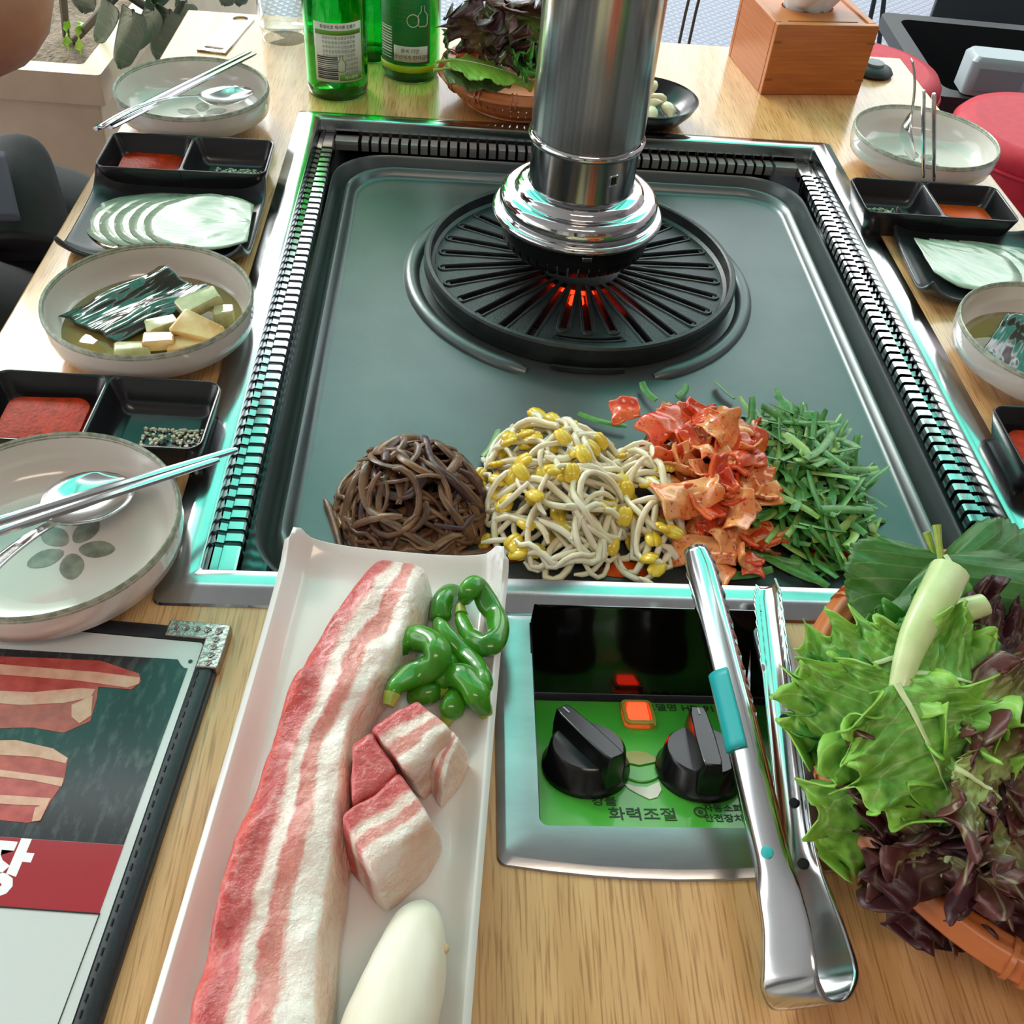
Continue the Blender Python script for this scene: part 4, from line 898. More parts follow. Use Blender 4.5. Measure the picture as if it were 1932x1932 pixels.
def chunk8(name, label, top, bot, ht, hb, mm=pork2, extra=None, hts=None):
    """top and bot: four pixels each, order lean-left, lean-back, skin-back, skin-left"""
    Tp = [at(*p, (hts[i] if hts else ht)) for i, p in enumerate(top)]; Bp = [at(*p, hb) for p in bot]; og = sum(Bp, V())/4; og.z = T
    def F(a, b_, c):
        t = (Tp[0].lerp(Tp[3], a)).lerp(Tp[1].lerp(Tp[2], a), b_); q = (Bp[0].lerp(Bp[3], a)).lerp(Bp[1].lerp(Bp[2], a), b_); return q.lerp(t, c)-og
    b = rblock(18, 14, 12, F, 12, lambda a, b_, c: (a, b_*.5+c*.2))
    if extra:
        e = extra; Te = [at(*p, e[2]) for p in e[0]]; Be = [at(*p, e[3]) for p in e[1]]
        def F2(a, b_, c): t = (Te[0].lerp(Te[3], a)).lerp(Te[1].lerp(Te[2], a), b_); q = (Be[0].lerp(Be[3], a)).lerp(Be[1].lerp(Be[2], a), b_); return q.lerp(t, c)-og
        b2 = rblock(10, 8, 8, F2, 8, lambda a, b_, c: (e[4]+a*e[5], b_*.4+c*.1)); o_ = len(b.v); b.v += b2.v; b.uv += b2.uv; b.f += [tuple(i+o_ for i in f) for f in b2.f]; b.mi += b2.mi
    for i, p in enumerate(b.v):
        q = V(p)+og; w_ = max(0, min(1, (q.z-T-PZ-.002)/.008)); b.v[i] = tuple(V(p)+V((N.noise(q*75), N.noise(q*75+V((3, 1, 0))), N.noise(q*75+V((0, 7, 2)))*w_))*.0016+V((0, 0, .0006*N.noise(q*240)*w_)))
    return tag(b.obj(name, mm, loc=og, weld=True, ang=55), label, 'pork')
chunk8('pork_chunk', 'raw pork chunk lying nearest the king oyster mushroom', [(640, 1535), (752, 1452), (812, 1542), (697, 1642)], [(650, 1640), (770, 1530), (848, 1612), (737, 1735)], .045, PZ, extra=([(662, 1400), (695, 1378), (752, 1456), (660, 1520)], [(668, 1440), (712, 1420), (768, 1500), (672, 1545)], .046, .016, .02, .25))
chunk8('pork_chunk', 'raw pork chunk lying beside the green peppers', [(692, 1372), (788, 1313), (852, 1374), (760, 1452)], [(715, 1440), (815, 1372), (868, 1440), (806, 1520)], .046, PZ)
chunk8('pork_chunk', 'pale skinned pork piece tucked behind the other chunk', [(800, 1420), (848, 1372), (868, 1388), (838, 1468)], [(812, 1480), (860, 1420), (892, 1452), (832, 1535)], .036, PZ)
def C(z, y): return (340+z*.4823, 1000+y*.4823)
peppers = [
 ('uppermost curled green pepper looped on itself', [(1115, 290), (1125, 240), (1165, 225), (1205, 290), (1240, 350), (1240, 420), (1195, 455), (1140, 425), (1105, 365), (1098, 320)], .0050, .024, 1),
 ('green pepper half hidden left of the looped one', [(1015, 370), (1020, 300), (1055, 250), (1095, 245)], .0052, .018, 0),
 ('long slim green pepper running down the middle', [(1000, 345), (1045, 420), (1110, 485), (1165, 545), (1190, 610), (1185, 650)], .0044, .026, 0),
 ('fat curled green pepper touching the pork belly', [(835, 520), (850, 455), (915, 425), (985, 445), (1005, 500), (970, 545), (900, 575), (845, 610), (825, 655)], .0058, .030, 1),
 ('green pepper with pale tip and stalk pointing down right', [(975, 610), (1035, 570), (1100, 575), (1145, 625), (1175, 675), (1195, 715)], .0056, .026, 1),
 ('short green pepper behind the pork chunk', [(905, 655), (960, 640), (1020, 632)], .0050, .020, 1),
 ('green pepper seen end on beside the pork chunk', [(1095, 640), (1070, 680), (1045, 735)], .0054, .018, 1),
 ('dark green pepper under the curled ones', [(1040, 460), (1050, 520), (1040, 580)], .0052, .017, 0)]
for i, (lb, pts, r, h, stem) in enumerate(peppers):
    pth = cr([at(*C(*p), h+.0035*sin(1.4*j+i)-(.004 if j in (0, len(pts)-1) else 0)) for j, p in enumerate(pts)], 6); og = pth[0].copy(); og.z = T; n = len(pth)
    r *= 1.16; rs = [r*min(1, .35+1.6*min(1, j/(n*.25)))*(min(1, .45+.55*min(1, (n-1-j)/(n*.28))))*(1+.05*sin(j*.8+i)) for j in range(n)]; rs[0] = r*.25; rs[-1] = r*.30
    k = MB(); k.tube([p-og for p in pth], rs, 14)
    for q in range(len(k.v)):
        j, a = q//14, q % 14; c_ = pth[j]-og; d = V(k.v[q])-c_; k.v[q] = tuple(c_+d*(1+.09*cos(3*2*pi*a/14+.5*i)*sin(j*.22+i)))
    o = k.obj('green_pepper', m['pepper'], loc=og, ang=70, sub=1); tag(o, lb, 'pepper', 'green peppers on the platter')
    if stem:
        e = pth[-1]-og; d = (pth[-1]-pth[-3]).normalized(); s_ = MB(); s_.tube([e-d*.002, e+d*.0015, e+d*.004], [r*.62, r*.5, r*.42], 10); s_.obj('stem', m['pstem'], o)['label'] = 'pale green stalk end'
# mushroom
ax = cr([at(x, y, z) for x, y, z in ((800, 1703, .022), (793, 1735, .023), (779, 1785, .0245), (761, 1850, .0265), (736, 1930, .0275), (712, 2020, .028), (694, 2100, .028), (686, 2140, .028))], 5); og = at(740, 1930, 0); n = len(ax)
rt = [(0, .0025), (.05, .0060), (.14, .0096), (.25, .0126), (.36, .0150), (.45, .0163), (.57, .0170), (1, .0165)]
k = MB(); k.tube([p-og for p in ax], [interp(rt, j/(n-1)) for j in range(n)], 26)
for q in range(len(k.v)):
    p = V(k.v[q])+og; c_ = ax[q//26]-og; d = V(k.v[q])-c_; k.v[q] = tuple(c_+d*(1+.10*N.noise(p*38)+.035*N.noise(V((cos(q % 26/26*6.283)*5, sin(q % 26/26*6.283)*5, q//26*.12)))+.03*N.noise(p*130)))
o = k.obj('king_oyster_mushroom', m['mush'], loc=og, ang=70, sub=1); tag(o, 'fat white king oyster mushroom at the platter front', 'mushroom')
for px, py, hh, s_ in ((800, 1757, .0345, .0026), (838, 1790, .0290, .0022)):
    k = MB(); k.lathe([(0, .0012), (s_*.6, .001), (s_, 0), (s_*.8, -.001)], 14); k.obj('bud_scar', m['mushs'], o, loc=at(px, py, hh)-og)

# ================================================================== vegetables frying on the pan
PAN = T-.0308
def pile(c, ax_, ay, hm):
    def H(x, y):
        d = ((x-c[0])/ax_)**2+((y-c[1])/ay)**2; return hm*max(0, 1-d)**.7
    return H
def strand(R, c, ax_, ay, H, L, step, frac, wig, r, start=None, th=None):
    if start is None:
        t, q = R.uniform(0, 2*pi), sqrt(R.random())*.92; x, y = c[0]+ax_*q*cos(t), c[1]+ay*q*sin(t)
    else: x, y = start
    a = R.uniform(0, 2*pi) if th is None else th; k_ = R.uniform(-wig, wig); pts = []; n = int(L/step)
    ph = R.uniform(0, 6)
    for i in range(n+1):
        pts.append(V((x, y, PAN+r+H(x, y)*frac+.0022*sin(ph+i*.9)*frac))); k_ += R.uniform(-1, 1)*wig*.5; k_ = max(-wig*1.4, min(wig*1.4, k_)); a += k_*step
        d = ((x-c[0])/ax_)**2+((y-c[1])/ay)**2
        if d > .8:
            ta = math.atan2(c[1]-y, c[0]-x); df = (ta-a+pi) % (2*pi)-pi; a += df*.35
        x += cos(a)*step; y += sin(a)*step
    return pts
def addstrand(name, pts, rad_, mm, label, cat, group, flat=1, n=6, taper=True):
    og = pts[len(pts)//2].copy(); k = MB(); q = len(pts)
    rs = [rad_*(1 if not taper else (.55 if j in (0, q-1) else 1)) for j in range(q)]
    k.tube([p-og for p in pts], rs, n, flat=flat); o = k.obj(name, mm, loc=og, ang=70); return tag(o, label, cat, group)
R = random.Random(21)
c_, a_, b_ = (-.1280, .1080), .048, .052; H = pile(c_, a_, b_, .040)
NB = 110
for i in range(NB):
    pts = strand(R, c_, a_, b_, H, R.uniform(.05, .11), .006, min(1, .25+.85*i/NB), 55, .002)
    addstrand('bracken_stem', pts, R.choice((.0014, .0018, .0022, .0030)), m['bracken'] if R.random() < .75 else m['bracken2'], 'brown bracken stem tangled in the left heap on the pan', 'bracken', 'brown bracken stems on the pan', flat=R.uniform(.5, 1))
for st, th, L in (((-.183, .112), rad(-62), .06), ((-.160, .072), rad(-8), .10), ((-.160, .066), rad(-3), .09), ((-.155, .062), rad(2), .085)):
    pts = strand(R, c_, a_*3, b_*3, lambda x, y: 0, L, .006, 0, 8, .002, st, th); addstrand('bracken_stem', pts, .0024, m['bracken'], 'loose bracken stem lying at the edge of the brown heap', 'bracken', 'brown bracken stems on the pan')
c2, a2, b2 = (-.0370, .1200), .050, .074; H2 = pile(c2, a2, b2, .040)
c3, a3, b3 = (.019, .112), .024, .062; H3 = pile(c3, a3, b3, .030)
def head(o, p, d, R):
    s = d.cross(V((0, 0, 1)));
    if s.length < 1e-4: s = V((1, 0, 0))
    s.normalize()
    for sg in (-1, 1):
        k = MB(); k.tube([V((0, 0, 0)), d*.0015, d*.006, d*.0105, d*.0125], [.0006, .0030, .0040, .0032, .0005], 8, flat=.6); k.obj('bean_head', m['bean'], o, loc=p+s*sg*.0013+V((0, 0, .0022)), rot=None, ang=80)
NSP = 140
for i in range(NSP):
    g2 = i % 4 != 0; cc, aa, bb, HH = (c2, a2, b2, H2) if g2 else (c3, a3, b3, H3)
    pts = strand(R, cc, aa, bb, HH, R.uniform(.05, .09), .005, min(1.1, .25+.9*i/NSP), 42, .0020)
    o = addstrand('bean_sprout', pts, R.uniform(.0017, .0024), m['sprout'], 'cream bean sprout with yellow head in the sprout heap', 'bean sprout', 'bean sprouts on the pan')
    if i % 5 < 4: og = o.location; head(o, pts[-1]-V(og), ((pts[-1]-pts[-2]).normalized()+V((0, 0, .15))).normalized(), R)
for st, th, L in (((-.098, .098), rad(20), .06), ((-.030, .050), rad(12), .055), ((.008, .048), rad(-18), .05), ((-.085, .075), rad(-10), .06), ((.030, .155), rad(60), .05)):
    pts = strand(R, c2, a2*3, b2*3, lambda x, y: .006, L, .005, 1, 25, .0018, st, th); o = addstrand('bean_sprout', pts, .0018, m['sprout'], 'stray bean sprout at the edge of the sprout heap', 'bean sprout', 'bean sprouts on the pan'); head(o, pts[-1]-V(o.location), (pts[-1]-pts[-2]).normalized(), R)
# kimchi
c4, a4, b4 = (.0650, .1320), .042, .075; H4 = pile(c4, a4, b4, .038)
def kim(x, y, z, sx, sy, rot, mm, seed, label):
    k = MB(); rr_ = random.Random(seed); c0_, c1_ = rr_.uniform(-1, 1), rr_.uniform(-1, 1)
    def fn(u, v):
        X, Y = (u-.5)*sx, (v-.5)*sy*(1-.35*u*(.5+.5*c0_)); q = V((X*50, Y*50, seed*3.1)); e = 1+.18*N.noise(V((u*3, v*3, seed)))
        return (X*e, Y*e, .0065*c0_*(2*u-1)**2+.006*c1_*(2*v-1)**2*(1-u*.4)+.0060*N.noise(q)+.0028*N.noise(q*2.6))
    k.grid(14, 12, fn); o = k.obj('kimchi_piece', m[mm], loc=(x, y, z), rot=rot, solid=rr_.uniform(.0014, .0032), ang=180, sub=1); return tag(o, label, 'kimchi', 'kimchi pieces on the pan')
NK = 105
for i in range(NK):
    t, q = R.uniform(0, 2*pi), sqrt(R.random())*.98; x, y = c4[0]+a4*q*cos(t), c4[1]+b4*q*sin(t)
    fr = .2+.85*i/NK; sx, sy = R.uniform(.014, .032), R.uniform(.010, .022)
    kim(x, y, PAN+.005+H4(x, y)*fr, sx, sy, (R.gauss(0, .45), R.gauss(0, .45), R.uniform(0, 6.28)), 'kim1' if R.random() < .58 else ('kim2' if R.random() < .75 else 'kim3'), i+100, 'red cabbage kimchi piece heaped on the pan')
for px, py, hh, sx, sy, rz, lb in ((1298, 935, .004, .040, .030, .3, 'large pale kimchi leaf on the heap front'), (1330, 1030, -.012, .040, .022, -.1, 'kimchi piece near the tong tip'), (1415, 905, -.004, .026, .034, 1.2, 'orange kimchi leaf leaning on the chives'), (1345, 1075, -.022, .026, .022, .9, 'lowest kimchi scrap by the frame'), (1450, 1010, -.018, .030, .012, .2, 'kimchi stem strip pointing at the chives'), (1260, 790, .0, .036, .024, .6, 'red kimchi leaf at the back of the heap'), (1180, 770, -.010, .020, .020, .1, 'dark red kimchi curl at the back left')):
    P = at(px, py, hh); kim(P.x, P.y, P.z, sx, sy, (.25, -.1, rz), 'kim2' if 'dark' not in lb and 'red' not in lb else 'kim1', px, lb)
for px, py in ((1560, 1040), (1185, 1075), (940, 1045)):
    P = at(px, py, -.0305); k = MB(); k.loops([[(r_*(1+.3*sin(3*t+px))*cos(t), r_*.6*(1+.25*cos(2*t))*sin(t), z) for t in [2*pi*j/20 for j in range(20)]] for r_, z in ((.014, 0), (.0125, .0008), (.004, .001))], True, False, True); tag(k.obj('kimchi_juice', m['sauce2'], loc=P), {1560: 'kimchi juice puddle below the chives', 1185: 'kimchi juice puddle below the bean sprouts', 940: 'kimchi juice puddle beside the bracken'}[px], 'juice')
# chives
c5, a5, b5 = (.1290, .1400), .042, .076; H5 = pile(c5, a5, b5, .028)
def chive(x, y, z, L, th, pitch, w, mm, bend, label='cut green garlic chive in the heap beside the kimchi'):
    k = MB(); n = 5; pts = [V(((j/n-.5)*L, bend*((j/n-.5)**2)*4, 0)) for j in range(n+1)]; k.tube(pts, [w*.9]+[w]*(n-1)+[w*.8], 6, flat=.28, up=(0, 0, 1))
    o = k.obj('chive_piece', mm, loc=(x, y, z), rot=(R.uniform(-.7, .7), pitch, th), ang=50, uv=False); return tag(o, label, 'chive', 'cut chives on the pan')
for i in range(265):
    t, q = R.uniform(0, 2*pi), sqrt(R.random()); x, y = c5[0]+a5*q*cos(t), c5[1]+b5*q*sin(t)
    fr = .15+.95*i/265; chive(x, y, PAN+.004+H5(x, y)*fr, R.uniform(.026, .050), R.choice((R.gauss(-.9, .6), R.gauss(.5, .5), R.gauss(1.6, .4))), R.gauss(0, .25), R.uniform(.0016, .0032), m['chive'] if R.random() < .8 else m['chive2'], R.gauss(0, .003))
for px, py, th, L in ((1440, 1050, -.35, .045), (1400, 1085, .15, .04), (1490, 1075, -.6, .04), (1600, 1065, -1.3, .035), (1220, 740, -1.2, .022), (1365, 735, -1.1, .022), (1290, 740, 1.0, .018), (930, 835, 1.2, .03), (1135, 795, -.35, .035), (1525, 1080, -1.0, .03)):
    P = at(px, py, -.026); chive(P.x, P.y, P.z, L, th, 0, .0026, m['chive'], .002, 'stray chive strip lying apart from the heaps')
# ================================================================== tongs
tg_pts = [(1306, 1030, .052), (1330, 1120, .050), (1362, 1250, .046), (1392, 1370, .043), (1420, 1490, .040), (1446, 1600, .037), (1462, 1660, .035), (1480, 1740, .031), (1486, 1810, .027), (1490, 1860, .022), (1512, 1898, .0145), (1545, 1893, .0095), (1566, 1850, .0085), (1558, 1790, .0090), (1540, 1720, .0100), (1524, 1660, .0110), (1510, 1600, .0130), (1496, 1490, .0145), (1482, 1370, .0160), (1468, 1250, .0175), (1456, 1150, .0180), (1451, 1108, .0180)]
P = [at(*p) for p in tg_pts]; pth = cr(P, 5); n = len(pth)
e1, e2 = (P[0]-P[10]).normalized(), (P[-1]-P[11]).normalized(); nrm = e1.cross(e2).normalized()
ln_ = ((P[0]+P[-1])/2-P[10]).normalized(); nrm = ln_.cross(V((-.60, 0, .80))).normalized()
if nrm.z < 0: nrm = -nrm
og = P[10].copy(); og.z = T
tongs = thing('tongs', 'steel serving tongs with a teal grip laid across the panel', 'tongs', og)
def wid(t): return interp([(0, .0060), (.02, .0078), (.27, .0080), (.30, .0090), (.42, .0118), (.52, .0125), (.60, .0115), (.72, .0078), (.97, .0072), (1, .0055)], t)
def chn(t): return interp([(0, .0035), (.05, .0042), (.24, .0040), (.31, .0006), (.72, .0006), (.78, .0040), (.95, .0040), (1, .0032)], t)
mid = (P[0]+P[-1]+P[10])/3
k = MB(); NV = 10
def tfn(i, v, off=0.0, ws=1.0):
    t = i/(n-1); p = pth[i]; tan = (pth[min(i+1, n-1)]-pth[max(i-1, 0)]).normalized(); inn = nrm.cross(tan).normalized()
    if inn.dot(mid-p) < 0: inn = -inn
    y = 2*v-1; teeth = 0
    if (t < .14 or t > .90) and abs(y) > .99 and i % 2: teeth = .0022
    return p+nrm*(y*wid(t)*ws)+inn*(chn(t)*abs(y)**3+teeth-off)-og
# finer path so that the teeth are small
pth = cr(P, 9); n = len(pth)
k.grid(n-1, NV, lambda u, v: tfn(int(round(u*(n-1))), v)); k.obj('tong_body', m['cutlery'], tongs, solid=.0009, soff=0, ang=60)
i0, i1 = int(.104*(n-1)), int(.160*(n-1))
k = MB(); k.grid(i1-i0, NV, lambda u, v: tfn(i0+int(round(u*(i1-i0))), .02+v*.62, .0014, 1.05)); k.obj('teal_grip', m['teal'], tongs, solid=.0016, soff=0, ang=60)['label'] = 'turquoise plastic grip strip'
for i_, mm, r_ in ((int(.245*(n-1)), 'teal', .0026), (int(.80*(n-1)), 'dark', .0022), (int(.865*(n-1)), 'dark', .0022), (int(.745*(n-1)), 'dark', .0024)):
    p = tfn(i_, .5, .0004 if i_ < n/2 else -.0006); tan = (pth[i_+1]-pth[i_-1]).normalized(); inn = nrm.cross(tan).normalized()
    q = MB(); q.lathe([(r_, -.0007), (r_, .0007), (r_*.8, .0009), (0, .0009)], 18); o = q.obj('arm_hole' if mm == 'dark' else 'teal_rivet', m[mm], tongs, loc=p); o.rotation_euler = inn.to_track_quat('Z', 'Y').to_euler()
    if inn.dot(V(CAM)+V((0, 0, T))-pth[i_]) < 0: o.rotation_euler = (-inn).to_track_quat('Z', 'Y').to_euler()

# ================================================================== leaves
def leaf(name, label, cat, mm, P0, P1, W, frill=.01, nr=5, cup=.0, bend=.6, seed=1, jag=0, nt=9, shape='lettuce', roll=0, group=None, rib='stalk', thick=.0006, ribr=.0022, nu=46, nv=20, crinkle=.0, lobe=0):
    A, B = V(P0), V(P1); ax = B-A; L = ax.length; x = ax.normalized(); y = V((0, 0, 1)).cross(x).normalized(); z = x.cross(y)
    if roll: Rm = Mx.Rotation(roll, 3, x); y, z = Rm@y, Rm@z
    rnd = random.Random(seed); ph = [rnd.uniform(0, 6.28) for _ in range(6)]
    def half(u):
        if shape == 'lettuce': return W/2*(.16+.84*(sin(pi*min(1, (u*.90+.04)))**.75))*(1 if u < .9 else sqrt(max(0.0, 1-((u-.9)/.104)**2)))
        if shape == 'tongue': return W/2*(.25+.75*sin(pi*min(1, u*.8+.12))**.6)*(1 if u < .9 else sqrt(max(0, 1-((u-.9)/.104)**2)))
        return W/2*(sin(pi*min(1, u**.75)))**.8*(1-.25*u)+.0004
    ch = 2*sin(bend/2)/bend if abs(bend) > 1e-3 else 1; Lc = L/ch
    def fn(u, v):
        s = 2*v-1; a = bend*(.5-u); # arc
        cx = (sin(bend/2)-sin(a))/bend*Lc if abs(bend) > 1e-3 else u*L; cz = (cos(a)-cos(bend/2))/bend*Lc if abs(bend) > 1e-3 else 0
        h = half(u); e = abs(s)
        if jag: tq = (u*nt+ph[0]) % 1; h *= 1-jag*(abs(2*tq-1))*e**3
        r1 = sin(2*pi*nr*u+ph[1]+(0 if s > 0 else 2)); r2 = sin(2*pi*nr*2.3*u+ph[2]+(0 if s > 0 else 1.3))
        zz = frill*(e**2.2*r1+.35*e**3*r2)+cup*e*e*W+crinkle*N.noise(V((u*14, s*9, seed)))*(.3+e)
        h *= 1+lobe*sin(2*pi*5*u+ph[5]+(0 if s > 0 else 2))*e; yy = s*h+frill*.35*e**3*sin(2*pi*nr*1.4*u+ph[3])
        xx = frill*.3*e**3*cos(2*pi*nr*1.7*u+ph[4])
        te = max(0, (u-.75)/.25); zz += frill*.9*te**2*sin(s*6+ph[5])
        ta = V((cos(a), 0, -sin(a))) if True else 0
        return x*(cx+xx)+y*yy+z*(cz+zz)
    k = MB(); k.grid(nu, nv, fn); o = k.obj(name, m[mm], loc=A, solid=thick, soff=0, ang=180); tag(o, label, cat, group)
    if rib:
        q = MB(); pts = [fn(j/14*.8, .5)+z*(thick+ribr*.2) for j in range(15)]; q.tube(pts, [ribr*(1.25-1.0*j/14) for j in range(15)], 7, flat=.6); q.obj('midrib', m[rib], o)
    return o
def basket(label, c, r, h, rz=0):
    o = thing('basket', label, 'basket', (c[0], c[1], T), rz, 'round orange plastic baskets')
    k = MB(); prof = []
    for t in [2*pi*i/30 for i in range(30)]:
        rr_ = .0066+.0007*cos(5*t); prof.append((r+rr_*cos(t)*1.1, h-.005+rr_*sin(t)))
    k.lathe(prof+[prof[0]], 96); k.obj('rim', m['orange'], o, ang=80)
    b0 = s0 = None
    for i in range(14):
        a = 2*pi*i/14+.1
        for d in (-.028, .028):
            if b0 is None: q = MB(); q.loops([[((r+.0080*cos(t)*1.1)*cos(da), (r+.0080*cos(t)*1.1)*sin(da), h-.005+.0080*sin(t)) for t in [2*pi*j/14 for j in range(14)]] for da in (-.009, .009)], True, True, True); b0 = q.obj('rim_band', m['orange'], o, rot=(0, 0, a+d), ang=50)
            else: c_ = b0.copy(); COL.objects.link(c_); c_.rotation_euler = (0, 0, a+d)
    for i in range(56):
        a = 2*pi*i/56
        if s0 is None: q = MB(); q.loops([[(r*f, y_, z_) for y_ in (-.0032, .0032)]+[(r*f+.0022, y_, z_) for y_ in (.0032, -.0032)] for f, z_ in ((.72, .004), (.86, h*.35), (.97, h*.85))], True, True, True); s0 = q.obj('slat', m['orange'], o, rot=(0, 0, a), smooth=False)
        else: c_ = s0.copy(); COL.objects.link(c_); c_.rotation_euler = (0, 0, a)
    k = MB(); k.lathe([(0, .003), (r*.70, .003), (r*.75, .005), (r*.76, .003), (r*.70, 0), (0, 0)], 64); k.obj('base', m['orange'], o)
    k = MB(); k.tube([(r*.875*cos(t), r*.875*sin(t), h*.42) for t in [2*pi*i/64 for i in range(65)]], .0022, 6); k.obj('hoop', m['orange'], o); return o
basket('orange plastic basket of lettuce at the right front', (.1740, -.1030), .1120, .050)
basket('orange plastic basket of lettuce behind the pipe', (-.0470, .6640), .0740, .034)
G = 'salad leaves in the right front basket'
LEAVES = []
def lf(label, mm, p0, p1, W, **kw): o = leaf(kw.pop('name', 'lettuce_leaf'), label, kw.pop('cat', 'lettuce'), mm, at(*p0), at(*p1), W, group=kw.pop('group', G), **kw); LEAVES.append(o); return o
# perilla at the top
for (lb, mm, p0, p1, W, sd_, rl) in (('dark perilla leaf spread to the left over the basket rim', 'perilla', (1775, 1045, .086), (1660, 1250, .052), .085, 3, -.35), ('perilla leaf spread to the right edge', 'perilla', (1782, 1048, .090), (1905, 1330, .055), .100, 4, .25), ('perilla leaf lying highest at the top right', 'perilla', (1800, 1050, .080), (2010, 1180, .058), .080, 5, .4), ('perilla leaf peeping out at the far left rim', 'perilla_d', (1740, 1060, .074), (1640, 1170, .050), .050, 6, -.5)):
    lf(lb, mm, p0, p1, W, name='perilla_leaf', cat='perilla leaf', frill=.0025, nr=3, cup=-.10, bend=.9, seed=sd_, jag=.07, nt=22, shape='perilla', roll=rl, rib='stalk', ribr=.0010, nu=60)
for lb, p0, p1, r_ in (('hairy perilla stem sticking up over the basket', (1775, 1055, .088), (1767, 990, .098), .0016), ('short perilla stem beside the hairy one', (1768, 1060, .083), (1748, 1004, .092), .0015)):
    A, B = at(*p0), at(*p1); k = MB(); k.tube([V(), (B-A)*.5, B-A], [r_, r_, r_*1.3], 8); par = LEAVES[0 if 'hairy' in lb and 'sticking' in lb else 1]; k.obj('stem', m['pstem'], par, loc=A-V(par.location))['label'] = lb
# thick stalks
for lb, pts, rs in (('thick pale lettuce stalk lying over the green leaves', [(1792, 1078, .108), (1760, 1140, .106), (1728, 1200, .102), (1706, 1262, .097), (1688, 1330, .090)], [.0085, .0080, .0066, .0050, .0034]), ('short pale lettuce stalk pointing right', [(1858, 1140, .098), (1820, 1152, .096), (1775, 1170, .092), (1735, 1200, .088)], [.0052, .0058, .0052, .0038])):
    Q = cr([at(*p) for p in pts], 5); A = Q[0].copy(); k = MB(); nn = len(Q); k.tube([q-A for q in Q], [interp([(i/(len(rs)-1), r_) for i, r_ in enumerate(rs)], j/(nn-1)) for j in range(nn)], 14, flat=.75); tag(k.obj('lettuce_stalk', m['stalk'], loc=A, ang=50), lb, 'stalk', G)
# green frilly lettuce
gl = (('green lettuce leaf reaching furthest left towards the tongs', 'let', (1720, 1235, .092), (1510, 1310, .060), .055, 11, .9, -.3),
 ('green lettuce leaf drooping lowest over the basket rim', 'let', (1700, 1330, .090), (1612, 1640, .028), .062, 12, 1.1, .0),
 ('green lettuce leaf hanging above the lowest one at left', 'let', (1700, 1290, .092), (1545, 1450, .055), .075, 13, .9, -.2),
 ('broad green lettuce leaf in the basket centre', 'let', (1690, 1290, .096), (1800, 1540, .070), .080, 14, .8, .3),
 ('small frilly leaf below the perilla at the left rim', 'let2', (1700, 1230, .080), (1640, 1190, .070), .045, 15, .6, -.2),
 ('frilly green leaf right of the thick stalk', 'let', (1720, 1270, .096), (1880, 1310, .088), .070, 16, .7, .2),
 ('frilly green leaf under the short stalk', 'let2', (1720, 1200, .088), (1850, 1220, .080), .060, 17, .5, .1),
 ('deep green leaf beneath the central lettuce', 'let2', (1680, 1300, .080), (1640, 1480, .055), .075, 18, .7, .1),
 ('frilly leaf end by the left rim of the basket', 'let2', (1680, 1290, .084), (1580, 1380, .058), .060, 19, .9, -.3))
for lb, mm, p0, p1, W, sd_, bd, rl in gl: lf(lb, mm, p0, p1, W, frill=.0080, nr=3.2, cup=.05, bend=bd, seed=sd_, jag=.16, nt=9, roll=rl, ribr=.0013, nu=64, nv=24, crinkle=.005, lobe=.16)
# red leaf lettuce
rl_ = (('red leaf lettuce with pale centre folded at the front', 'redlet', (1850, 1440, .086), (1720, 1640, .050), .085, 31, 1.0, .1),
 ('pale green curled lettuce tip below the orange rim', 'redlet', (1800, 1580, .070), (1710, 1725, .026), .050, 32, 1.0, -.2),
 ('darkest red lettuce leaf drooping at the bottom right', 'redlet2', (1880, 1500, .082), (1830, 1760, .022), .095, 33, 1.1, .2),
 ('dark red lettuce leaf at the right edge of the picture', 'redlet2', (1940, 1450, .090), (1950, 1720, .035), .090, 34, 1.0, .2),
 ('red lettuce leaf with yellow green middle at right', 'redlet', (1820, 1330, .094), (1960, 1440, .080), .085, 35, .8, .2),
 ('brownish lettuce leaf under the perilla at right', 'redlet2', (1800, 1230, .082), (1930, 1260, .075), .070, 36, .6, .2),
 ('yellow green lettuce leaf crossing the dark ones', 'redlet', (1800, 1450, .092), (1930, 1560, .078), .070, 37, .8, .1),
 ('dark lettuce leaf deep in the basket middle', 'redlet2', (1800, 1380, .070), (1900, 1430, .066), .080, 38, .6, .0),
 ('red brown lettuce leaf low against the basket', 'redlet2', (1800, 1500, .068), (1770, 1640, .045), .070, 39, .8, .0))
for lb, mm, p0, p1, W, sd_, bd, rl in rl_: lf(lb, mm, p0, p1, W, frill=.0085, nr=2.6, cup=.06, bend=bd, seed=sd_, jag=.0, nt=6, roll=rl, ribr=.0011, nu=60, nv=28, crinkle=.0065, lobe=.14)
for lb, mm, a_, hh, W, sd_ in (('red lettuce leaf at the outer right side of the near basket', 'redlet', -20, .07, .085, 71), ('green lettuce leaf at the outer right side of the near basket', 'let', 20, .07, .08, 72), ('dark red lettuce leaf at the near edge inside the front basket', 'redlet2', -65, .06, .085, 73), ('red lettuce leaf lying flat at the basket bottom right', 'redlet', -40, .035, .09, 74), ('green lettuce leaf lying flat at the basket bottom', 'let2', -5, .03, .09, 75), ('frilly lettuce leaf against the far right rim', 'let', 55, .06, .075, 76)):
    c_ = V((.174, -.103, T)); d_ = V((cos(rad(a_)), sin(rad(a_)), 0)); o = leaf('lettuce_leaf', lb, 'lettuce', mm, c_+d_*-.01+V((0, 0, hh)), c_+d_*.10+V((0, 0, hh+.002)), W, frill=.008, nr=2.8, cup=.06, bend=.7, seed=sd_, jag=.05, nt=8, group=G, ribr=.0012, nu=50, nv=22, crinkle=.005, lobe=.14)
